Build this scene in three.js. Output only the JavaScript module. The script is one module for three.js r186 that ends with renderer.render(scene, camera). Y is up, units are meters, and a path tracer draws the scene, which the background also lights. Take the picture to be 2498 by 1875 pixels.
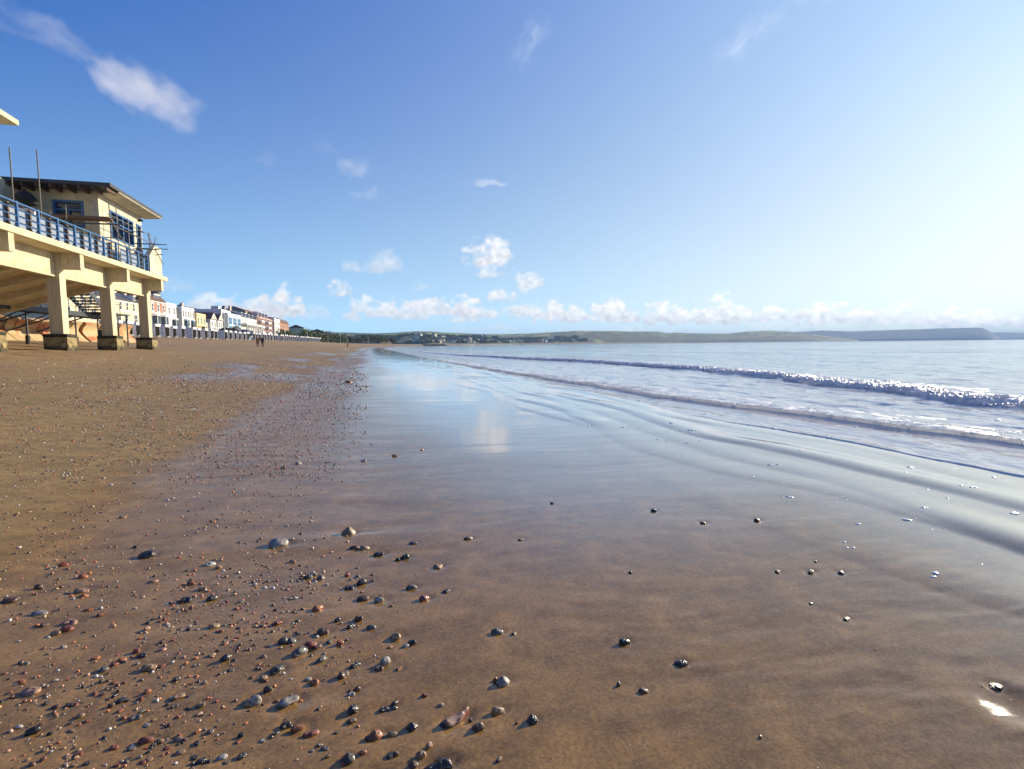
import * as THREE from 'three';
import { mergeGeometries } from 'three/addons/utils/BufferGeometryUtils.js';
import { MarchingCubes } from 'three/addons/objects/MarchingCubes.js';

// World axes follow the beach: +x out to sea, -z along the shore, y up, sea level y = 0, metres. "s" below is the distance along the shore, -z.
const RAD = Math.PI / 180;
const scene = new THREE.Scene();

// ---------- camera ----------
const camera = new THREE.PerspectiveCamera(71.6, 1024 / 769, 0.05, 40000);
camera.position.set(0, 1.6, 0);
camera.rotation.order = 'YXZ';
camera.rotation.set(-4.31 * RAD, -15 * RAD, -0.55 * RAD);
scene.add(camera);

// ---------- renderer and exposure ----------
const renderer = new THREE.WebGLRenderer({ antialias: true });
renderer.setSize(1024, 769);
renderer.toneMapping = THREE.LinearToneMapping;
renderer.toneMappingExposure = 1.6;
renderer.shadowMap.enabled = true;

// ---------- noise ----------
let seed = 20240917;
const rnd = () => { seed = (seed + 0x6d2b79f5) | 0; let t = Math.imul(seed ^ (seed >>> 15), 1 | seed); t = (t + Math.imul(t ^ (t >>> 7), 61 | t)) ^ t; return ((t ^ (t >>> 14)) >>> 0) / 4294967296; };
const rr = (a, b) => a + (b - a) * rnd();
const clamp = (x, a = 0, b = 1) => x < a ? a : x > b ? b : x;
const sstep = (a, b, x) => { const t = clamp((x - a) / (b - a)); return t * t * (3 - 2 * t); };
const mix = (a, b, t) => a + (b - a) * t;
const hash = (ix, iy) => { let h = Math.imul(ix, 374761393) + Math.imul(iy, 668265263) | 0; h = Math.imul(h ^ (h >>> 13), 1274126177); h ^= h >>> 16; return (h >>> 0) / 4294967296; };
// value noise -1..1, periodic when px, py are given
function vn(x, y, px = 0, py = 0) {
  let ix = Math.floor(x), iy = Math.floor(y); const fx = x - ix, fy = y - iy;
  const u = fx * fx * fx * (fx * (fx * 6 - 15) + 10), v = fy * fy * fy * (fy * (fy * 6 - 15) + 10);
  let jx = ix + 1, jy = iy + 1;
  if (px) { ix = ((ix % px) + px) % px; jx = ((jx % px) + px) % px; iy = ((iy % py) + py) % py; jy = ((jy % py) + py) % py; }
  return 2 * mix(mix(hash(ix, iy), hash(jx, iy), u), mix(hash(ix, jy), hash(jx, jy), u), v) - 1;
}
function fbm(x, y, o = 4, px = 0, py = 0) { let s = 0, a = 0.5, f = 1; for (let i = 0; i < o; i++) { s += a * vn(x * f + i * 17.3 * (px ? 0 : 1), y * f + i * 9.7 * (px ? 0 : 1), px * f, py * f); f *= 2; a *= 0.5; } return s; }
const table = (pts, x) => { if (x <= pts[0][0]) return pts[0][1]; for (let i = 1; i < pts.length; i++) if (x <= pts[i][0]) { const [a, b] = pts[i - 1], [c, d] = pts[i]; const t = (x - a) / (c - a); return mix(b, d, t * t * (3 - 2 * t)); } return pts[pts.length - 1][1]; };
const lerpTable = (pts, x) => { if (x <= pts[0][0]) return pts[0][1]; for (let i = 1; i < pts.length; i++) if (x <= pts[i][0]) { const [a, b] = pts[i - 1], [c, d] = pts[i]; return mix(b, d, (x - a) / (c - a)); } return pts[pts.length - 1][1]; };

// ---------- sky: computed air and clouds ----------
const SUN_AZ = 64, SUN_EL = 15.5;                       // azimuth measured from the shore direction towards the sea
const sunDir = new THREE.Vector3(Math.sin(SUN_AZ * RAD) * Math.cos(SUN_EL * RAD), Math.sin(SUN_EL * RAD), -Math.cos(SUN_AZ * RAD) * Math.cos(SUN_EL * RAD));
{
  const W = 4096, H = 2048, data = new Float32Array(W * H * 4);
  // [azimuth, elevation of the base, half width, height, density, softness]
  const clouds = [
    [12.7, 8.7, 3.6, 2.9, 0.95, 0], [12.8, 7.4, 1.7, 1.1, 0.7, 0], [16.8, 6.0, 1.9, 2.2, 0.85, 0], [13.8, 4.8, 2.0, 1.4, 0.9, 0],
    [0.2, 3.4, 3.0, 2.0, 0.8, 0], [3.7, 3.1, 3.2, 1.8, 0.85, 0], [6.9, 3.3, 2.8, 1.9, 0.9, 0], [10.1, 3.5, 2.0, 2.3, 1, 0], [11.8, 3.1, 2.2, 1.4, 0.9, 0],
    [16.4, 3.1, 3.4, 1.5, 0.9, 0], [19.3, 2.8, 2.8, 1.9, 0.95, 0], [22.1, 2.8, 2.8, 1.6, 0.95, 0], [25.9, 2.7, 3.4, 2.6, 1, 0], [30.9, 2.5, 3.5, 2.1, 1, 0],
    [33.8, 2.5, 3.0, 1.5, 0.9, 0], [36.4, 2.3, 3.0, 2.6, 1, 0], [39.9, 2.2, 3.8, 1.6, 1, 0], [44.6, 2.0, 3.2, 1.8, 0.95, 0], [47.5, 1.9, 2.6, 1.6, 0.95, 0],
    [50.8, 1.7, 3.0, 1.8, 0.95, 0], [54.6, 1.4, 3.1, 1.5, 0.9, 0], [57.6, 1.2, 3.0, 1.2, 0.9, 0], [62, 1.5, 4, 1.6, 0.9, 0], [68, 1.6, 4, 1.3, 0.8, 0], [28, 1.2, 7, 0.9, 0.7, 1], [42, 1.0, 8, 0.8, 0.7, 1], [12, 1.5, 6, 0.7, 0.5, 1],
    [-1.5, 7.6, 1.4, 1.4, 0.5, 1], [1.9, 8.1, 2.2, 2.0, 0.6, 1], [-2.7, 5.5, 1.5, 1.6, 0.85, 0], [-1.2, 2.9, 1.4, 0.7, 0.7, 0], [5.6, 5.8, 1.2, 1.0, 0.4, 1], [-5.0, 3.0, 2.0, 1.4, 0.45, 1],
    [9.9, 2.5, 2.2, 0.6, 0.7, 0], [-8.3, 3.5, 2.9, 2.5, 1, 0], [-10.8, 3.7, 2.6, 1.3, 0.6, 0], [-14.2, 3.4, 3.2, 1.6, 0.75, 0], [-17.6, 5.4, 2.6, 1.4, 0.35, 1],
    [-1.0, 16.9, 2.6, 1.9, 0.3, 2], [0.4, 14.7, 1.8, 1.6, 0.3, 2], [-3.7, 18.6, 1.7, 1.2, 0.16, 2], [12.7, 16.3, 1.9, 0.6, 0.4, 1], [-9.3, 17.0, 1.2, 1.0, 0.1, 2],
  ];
  // the same kind of low clouds all the way round, and a few loose ones higher up
  for (let az = 74; az < 332; az += rr(2.2, 4.5)) clouds.push([az > 180 ? az - 360 : az, rr(1.4, 3.4), rr(1.8, 3.4), rr(1.0, 2.3), rr(0.6, 1), 0]);
  for (let i = 0; i < 14; i++) { const az = rr(70, 325); clouds.push([az > 180 ? az - 360 : az, rr(6, 24), rr(1.5, 4), rr(1, 2.4), rr(0.3, 0.8), i % 2]); }
  const add = (cover, col, at) => { for (let c = 0; c < 3; c++) data[at + c] = mix(data[at + c], col[c], cover); };
  const sunAz = SUN_AZ, cosD = (az, el) => Math.sin(el * RAD) * sunDir.y + Math.cos(el * RAD) * Math.cos(SUN_EL * RAD) * Math.cos((az - sunAz) * RAD);
  const glowOf = (az, el) => Math.acos(clamp(cosD(az, el), -1, 1)) / RAD;
  for (let row = 0; row < H; row++) {
    const el = ((row + 0.5) / H - 0.5) * 180;
    for (let col = 0; col < W; col++) {
      const a = ((col + 0.5) / W - 0.5) * 360;          // atan2(z, x)
      let az = a + 90; if (az > 180) az -= 360;          // from -z towards +x
      const at = (row * W + col) * 4, e = Math.max(el, 0), g = glowOf(az, el);
      const low = Math.exp(-e / 14), wide = Math.exp(-g / 45), both = low * wide;
      data[at] = 0.72 * Math.max(0.045, -0.129 + 0.408 * low + 0.637 * wide + 0.579 * both);
      data[at + 1] = 0.72 * Math.max(0.11, -0.106 + 0.828 * low + 0.878 * wide - 0.175 * both);
      data[at + 2] = 0.72 * Math.max(0.34, 0.229 + 0.887 * low + 0.906 * wide - 0.978 * both);
      data[at + 3] = 1;
    }
  }
  const each = (az0, az1, el0, el1, fn) => {
    for (let row = Math.max(0, Math.floor((el0 / 180 + 0.5) * H)); row <= Math.min(H - 1, Math.ceil((el1 / 180 + 0.5) * H)); row++)
      for (let k = Math.floor(az0 / 360 * W); k <= Math.ceil(az1 / 360 * W); k++) {
        const az = (k + 0.5) / W * 360, el = ((row + 0.5) / H - 0.5) * 180;
        let col = Math.floor((az - 90) / 360 * W + W / 2); col = ((col % W) + W) % W;
        fn(az, el, (row * W + col) * 4);
      }
  };
  clouds.forEach(([ca, cb, hw, h, dens, soft], n) => {
    const k = Math.cos(cb * RAD);
    each(ca - hw * 1.8, ca + hw * 1.8, Math.max(0.1, cb - h * 0.6), cb + h * 1.7, (az, el, at) => {
      const X = (az - ca) * k, q = n * 31.7;
      const wx = fbm(X * 0.9 + q, el * 0.9, 3) * 0.6, wy = fbm(X * 0.9 + q + 50, el * 0.9, 3) * 0.5;
      const dx = (X + wx) / hw, dy = (el + wy - cb) / h;
      const lumps = fbm(X * (soft ? 0.8 : 1.15) + q, el * (soft ? 1.1 : 1.5) + q, soft ? 4 : 4);
      const shape = 1 - dx * dx * 1.15 - (dy < 0 ? dy * dy * 14 : Math.pow(Math.max(dy, 0) * 1.12, 1.5)) + lumps * (soft ? 0.8 : 0.95);
      let cover = soft === 2 ? sstep(0.0, 1.5, shape) : soft ? sstep(0.0, 1.15, shape) : sstep(0.0, cb > 4.4 ? 0.95 : 0.72, shape);
      cover *= dens * (soft ? 0.85 : 1); if (cover <= 0.003) return;
      const g = glowOf(az, el), glow = Math.exp(-g / 24), lit = clamp(0.42 + dy * 0.55 + fbm(X * 2.0 + q + 9, el * 2.6, 3) * 0.6);
      const top = [0.66 + 0.7 * glow, 0.655 + 0.69 * glow, 0.65 + 0.68 * glow], base = [0.40 + 0.26 * glow, 0.42 + 0.27 * glow, 0.47 + 0.26 * glow];
      add(cover, [0, 1, 2].map((c) => mix(base[c], top[c], lit)), at);
    });
  });
  // the long torn cloud high on the left: a dense head with a tail that thins out up to the left
  each(-34, -11, 15, 32, (az, el, at) => {
    const k = Math.cos(21 * RAD), x = (az + 18.3) * k, y = el - 21.3;
    const wx = fbm(x * 0.4 + 7, y * 0.4, 3) * 1.2, wy = fbm(x * 0.4 + 70, y * 0.4, 3) * 0.9;
    const u = (x + wx) * 0.93 - (y + wy) * 0.36, v = (x + wx) * 0.36 + (y + wy) * 0.93;   // u runs along the cloud, down to the right
    const head = 1 - (u / 3.6) ** 2 - (v / 1.75) ** 2, tail = 0.75 - ((u + 5.2) / 4.6) ** 2 - ((v - 0.1) / 1.3) ** 2, up = 0.55 - ((u + 8.6) / 2.2) ** 2 - ((v + 0.3) / 1.1) ** 2;
    const n = fbm(u * 0.5 + 3, v * 0.9 + 4, 4);
    const c = Math.max(0.88 * sstep(-0.45, 1.15, head + n * 0.65), 0.34 * sstep(-0.3, 1.2, tail + n), 0.16 * sstep(-0.3, 1.2, up + n));
    if (c > 0.003) add(c, [mix(0.42, 0.48, sstep(-1, 1, v)), mix(0.435, 0.485, sstep(-1, 1, v)), 0.53], at);
  });
  // thin streaks of high cloud
  for (const [a0, e0, a1, e1, w, d] of [[14.9, 26.2, 19.2, 30.4, 0.9, 0.17], [34.8, 24.6, 41.5, 28.4, 0.8, 0.22], [41, 27.8, 47, 29.5, 1.2, 0.12], [120, 26, 132, 31, 1.2, 0.2], [-80, 30, -68, 34, 1.1, 0.2], [-150, 22, -138, 26, 1, 0.18]]) {
    const len = Math.hypot(a1 - a0, e1 - e0), ux = (a1 - a0) / len, uy = (e1 - e0) / len;
    each(a0 - 3, a1 + 3, e0 - 3, e1 + 3, (az, el, at) => {
      const x = az - a0, y = el - e0, t = (x * ux + y * uy) / len, v = -x * uy + y * ux + fbm(t * 3 + a0, 2, 3) * 0.9;
      const c = d * sstep(0, 0.35, t) * sstep(1.1, 0.6, t) * Math.exp(-((v / w) ** 2)) * (0.55 + 0.9 * fbm(t * 6 + a0, v * 2.2, 4));
      if (c > 0.003) add(clamp(c), [0.72, 0.76, 0.8], at);
    });
  }
  const sky = new THREE.DataTexture(data, W, H, THREE.RGBAFormat, THREE.FloatType);
  sky.mapping = THREE.EquirectangularReflectionMapping; sky.magFilter = THREE.LinearFilter; sky.needsUpdate = true;
  scene.background = sky; scene.environment = sky;
}

// ---------- sun and air ----------
const sun = new THREE.DirectionalLight(new THREE.Color().setRGB(1, 0.87, 0.66), 5.0);
sun.position.copy(sunDir).multiplyScalar(400); sun.target.position.set(0, 0, 0);
sun.castShadow = true; sun.shadow.mapSize.set(2048, 2048); sun.shadow.radius = 1;
Object.assign(sun.shadow.camera, { left: -120, right: 120, top: 120, bottom: -120, near: 1, far: 900 });
sun.name = 'sun'; scene.add(sun, sun.target);
scene.fog = new THREE.FogExp2(new THREE.Color().setRGB(0.42, 0.66, 1.0), 0.00009);

// ---------- building helpers ----------
const taken = new Map();
function numbered(name) { const n = taken.get(name) ?? 0; taken.set(name, n + 1); return n ? name + '_' + String(n).padStart(3, '0') : name; }
function tag(o, label, category, group) { o.userData.label = label; o.userData.category = category; if (group) o.userData.group = group; return o; }
function thing(name, label, category, pos = [0, 0, 0], group) { const g = new THREE.Group(); g.name = numbered(name); g.position.set(...pos); tag(g, label, category, group); scene.add(g); return g; }
function shade(m) { m.castShadow = true; m.receiveShadow = true; return m; }
function plain(list) {
  const out = [].concat(list).map((g) => { g = g.index ? g.toNonIndexed() : g; for (const k of Object.keys(g.attributes)) if (!['position', 'normal', 'uv'].includes(k)) g.deleteAttribute(k); if (!g.attributes.uv) g.setAttribute('uv', new THREE.Float32BufferAttribute(new Float32Array(g.attributes.position.count * 2), 2)); return g; });
  return out.length === 1 ? out[0] : mergeGeometries(out);
}
function part(name, geos, m, parent) { const o = shade(new THREE.Mesh(plain(geos), m)); o.name = parent === scene ? numbered(name) : name; parent.add(o); return o; }
function struct(name, geo, m) { const o = shade(new THREE.Mesh(geo, m)); o.name = numbered(name); o.userData.kind = 'structure'; scene.add(o); return o; }
function stuff(o, label, category) { o.userData.kind = 'stuff'; if (label) tag(o, label, category); return o; }
// a box between two corners, uv in metres
function bx(x0, x1, y0, y1, z0, z1) {
  const g = new THREE.BoxGeometry(x1 - x0, y1 - y0, z1 - z0); g.translate((x0 + x1) / 2, (y0 + y1) / 2, (z0 + z1) / 2);
  const p = g.attributes.position, n = g.attributes.normal, uv = g.attributes.uv;
  for (let i = 0; i < p.count; i++) { const ax = Math.abs(n.getX(i)), ay = Math.abs(n.getY(i)); if (ax > 0.5) uv.setXY(i, p.getZ(i), p.getY(i)); else if (ay > 0.5) uv.setXY(i, p.getX(i), p.getZ(i)); else uv.setXY(i, p.getX(i), p.getY(i)); }
  return g;
}
const V = (x, y, z) => new THREE.Vector3(x, y, z);
function rod(a, b, r, seg = 8, r2 = r) { const d = b.clone().sub(a), L = d.length(), g = new THREE.CylinderGeometry(r2, r, L, seg); g.translate(0, L / 2, 0); g.applyQuaternion(new THREE.Quaternion().setFromUnitVectors(V(0, 1, 0), d.normalize())); g.translate(a.x, a.y, a.z); return g; }
// a flat outline in the z/y plane pushed along x, or in the x/y plane pushed along z
function prismX(pts, x0, x1) { const s = new THREE.Shape(pts.map(([z, y]) => new THREE.Vector2(-z, y))); const g = new THREE.ExtrudeGeometry(s, { depth: x1 - x0, bevelEnabled: false }); g.rotateY(Math.PI / 2); g.translate(x0, 0, 0); return g; }
function prismZ(pts, z0, z1) { const s = new THREE.Shape(pts.map(([x, y]) => new THREE.Vector2(x, y))); const g = new THREE.ExtrudeGeometry(s, { depth: z1 - z0, bevelEnabled: false }); g.translate(0, 0, z0); return g; }
function tex(w, h, fn, srgb = true, wrap = true) {
  const d = new Uint8Array(w * h * 4);
  for (let y = 0; y < h; y++) for (let x = 0; x < w; x++) { const c = fn((x + 0.5) / w, (y + 0.5) / h), i = (y * w + x) * 4; for (let k = 0; k < 3; k++) d[i + k] = clamp(c[k] ?? c[0]) * 255; d[i + 3] = 255; }
  const t = new THREE.DataTexture(d, w, h, THREE.RGBAFormat); t.magFilter = THREE.LinearFilter; t.minFilter = THREE.LinearMipmapLinearFilter; t.wrapS = t.wrapT = wrap ? THREE.RepeatWrapping : THREE.ClampToEdgeWrapping; if (srgb) t.colorSpace = THREE.SRGBColorSpace; t.needsUpdate = true; return t;
}
const again = (t, rx, ry) => { const c = t.clone(); c.repeat.set(rx, ry); c.needsUpdate = true; return c; };
const lin = (r, g, b) => new THREE.Color().setRGB(r, g, b);
const M = (r, g, b, rough = 0.8, more = {}) => new THREE.MeshStandardMaterial({ color: lin(r, g, b), roughness: rough, ...more });

// mottled weathered paint, worn in patches and streaked downwards; multiplies the paint's own colour
const wearTex = tex(512, 512, (u, v) => { const a = fbm(u * 6, v * 6, 5, 6, 6), s = fbm(u * 40, v * 4, 3, 40, 4), sp = fbm(u * 16 + 3, v * 16, 4, 16, 16); let c = 0.93 + a * 0.10 + s * 0.05; const run = sstep(0.12, 0.5, fbm(u * 26 + 9, v * 2, 3, 26, 2)) * sstep(0.0, 0.4, fbm(u * 4 + 5, v * 4, 2, 4, 4)); c -= sstep(0.0, 0.5, sp) * 0.04; return [c - run * 0.10, c - run * 0.16, c - run * 0.22]; });
const wear = again(wearTex, 0.35, 0.35);
const roughBump = tex(256, 256, (u, v) => [0.5 + 0.5 * fbm(u * 24, v * 24, 4, 24, 24)], false);

// ---------- the beach ----------
const coast = (s) => s < 200 ? 0 : s < 1400 ? 1.35e-4 * (s - 200) ** 2 : 194.4 + 0.324 * (s - 1400);
const squeeze = (s) => mix(1, 1.57, sstep(111, 331, s));    // the upper beach grows narrower along the bay
const PROFILE = [[-60, 4.1], [-45, 3.95], [-37, 3.6], [-30, 2.9], [-25, 2.25], [-20, 1.75], [-16.5, 1.5], [-13, 1.28], [-10, 1.02], [-6.5, 0.66], [-4, 0.38], [-2, 0.21], [0, 0.125], [3, 0.065], [5.5, 0.035], [7, 0.0], [9, -0.05], [14, -0.3], [40, -2]];
const bendAt = (x, s) => { let xr = x - coast(s); if (xr < 0) xr *= squeeze(s); return xr; };
function baseY(x, s) { const xr = bendAt(x, s); return lerpTable(PROFILE, xr); }
const scours = [];                                          // hollows and trails that the stones leave in the wet sand
const scourGrid = new Map();
function addScour(x, s, r) { const c = { x, s, r }; for (let i = Math.floor((x - r * 3) / 0.5); i <= Math.floor((x + r * 10) / 0.5); i++) for (let j = Math.floor((s - r * 4) / 0.5); j <= Math.floor((s + r * 4) / 0.5); j++) { const k = i * 10000 + j; if (!scourGrid.has(k)) scourGrid.set(k, []); scourGrid.get(k).push(c); } }
function relief(x, s, ds) {
  const xr = x - coast(s); let y = 0;
  const keep = (lambda) => clamp(1.6 - ds * 2.6 / lambda);
  // broad unevenness
  y += fbm(x * 0.22 + 5, s * 0.12, 3) * mix(0.012, 0.07, sstep(-2, -9, xr));
  y += fbm(x * 0.45 + 35, s * 0.3, 3) * mix(0.008, 0.03, sstep(-2, -9, xr));
  // footprints and wind-blown lumps on the dry upper beach
  const dry = sstep(-10, -16, xr); if (dry > 0) y += dry * keep(0.7) * fbm(x * 1.3, s * 1.3, 3) * 0.2;
  // streaks that the backwash draws down the slope
  const streakBand = mix(0.3, 1, sstep(5.2, 3.2, xr)) * sstep(7, 6.3, xr) * sstep(-13, -8, xr);
  if (streakBand > 0) {
    const bent = s + fbm(x * 0.5, s * 0.7, 2) * 0.5;
    const patch = 0.35 + 0.65 * sstep(-0.25, 0.35, fbm(x * 0.6 + 40, s * 0.5, 2)), a = mix(1, 0.26, sstep(-0.8, 1.2, xr));
    if (keep(0.16) > 0) y += streakBand * patch * a * keep(0.16) * fbm(x * 1.1, bent * 8, 3) * 0.0125;
    if (keep(0.6) > 0) y += streakBand * keep(0.6) * a * fbm(x * 0.5 + 9, bent * 2.4, 2) * 0.012;
    if (keep(0.09) > 0) y += streakBand * keep(0.09) * fbm(x * 4.5, bent * 19, 2) * 0.0032 * patch;
  }
  // smooth swash ridges left by the last waves, running along the shore
  const ridges = sstep(2.4, 3.9, xr) * sstep(7.6, 7.0, xr);
  if (ridges > 0) for (const [x0, h, up, down, q] of SWASH) {
    const d = xr - x0 - 0.62 * fbm(s * 0.3 + q, q, 3) - 0.2 * Math.sin(s * 0.75 + q); if (d < 0 || d > up + down) continue;
    const live = 0.3 + 0.7 * sstep(-0.4, 0.2, vn(s * 0.16 + q, q + 4));
    y += ridges * live * h * (d < up ? 1 - (1 - d / up) ** 2 : 0.5 + 0.5 * Math.cos(Math.PI * (d - up) / down)) * clamp(1.3 - s / 60);
  }
  // a little hollow that holds water beside a flat pebble
  { const d2 = ((x - POOL.x) / 0.13) ** 2 + ((s - POOL.s) / 0.10) ** 2; if (d2 < 9) y -= 0.016 * Math.exp(-d2) - 0.004 * Math.exp(-((Math.sqrt(d2) - 1.5) ** 2) * 3); }
  // stones
  if (s < 9) { const near = scourGrid.get(Math.floor(x / 0.5) * 10000 + Math.floor(s / 0.5)); if (near) for (const c of near) { const dx = (x - c.x) / c.r, dz = (s - c.s) / c.r, d = Math.hypot(dx, dz); if (d < 3) y -= c.r * 0.16 * Math.exp(-((d - 1.15) ** 2) * 2.2); if (dx > 0 && Math.abs(dz) < 2.6) y -= c.r * 0.16 * Math.exp(-dx * 0.35) * Math.exp(-dz * dz * 1.6) * sstep(0, 1.5, dx); if (dx > 0.4 && dx < 9 ) { y += c.r * 0.1 * Math.exp(-dx * 0.4) * Math.exp(-((Math.abs(dz) - 1.5) ** 2) * 3); } } }
  return y;
}
const SWASH = [[6.3, 0.018, 0.25, 0.5, 3], [5.45, 0.030, 0.3, 0.6, 11], [4.75, 0.030, 0.3, 0.55, 23], [4.1, 0.024, 0.28, 0.6, 37], [3.3, 0.014, 0.26, 0.6, 51], [2.6, 0.008, 0.24, 0.6, 67]];
const POOL = { x: 2.58, s: 1.5 };
const rowStep = (s) => Math.max(0.011, 0.0095 * Math.abs(s));
const groundY = (x, s) => baseY(x, s) + relief(x, s, rowStep(s));
// the world point on the beach seen at a place of the 2498 x 1875 photograph
camera.updateMatrixWorld(true);
function at(px, py) {
  const f = 1300, d = V((px - 1249) / f, -(py - 937.5) / f, -1).applyQuaternion(camera.quaternion);
  let t = 0.8, step = 0.05;
  for (let i = 0; i < 4000; i++) { const x = d.x * t, s = -d.z * t; if (1.6 + d.y * t < baseY(x, s)) { t -= step; step /= 4; if (step < 0.001) break; } t += step; step *= 1.01; if (t > 3000) break; }
  return { x: d.x * t, s: -d.z * t, dist: t };
}

// ---------- stones: chosen now because they dent the sand, built further down ----------
const TONES = { black: [0.018, 0.018, 0.02], dark: [0.05, 0.039, 0.031], grey: [0.19, 0.165, 0.135], pale: [0.47, 0.41, 0.33], white: [0.62, 0.58, 0.52], tan: [0.50, 0.31, 0.15], brown: [0.16, 0.07, 0.033], red: [0.36, 0.075, 0.03], orange: [0.56, 0.17, 0.045], pink: [0.55, 0.30, 0.19] };
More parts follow.
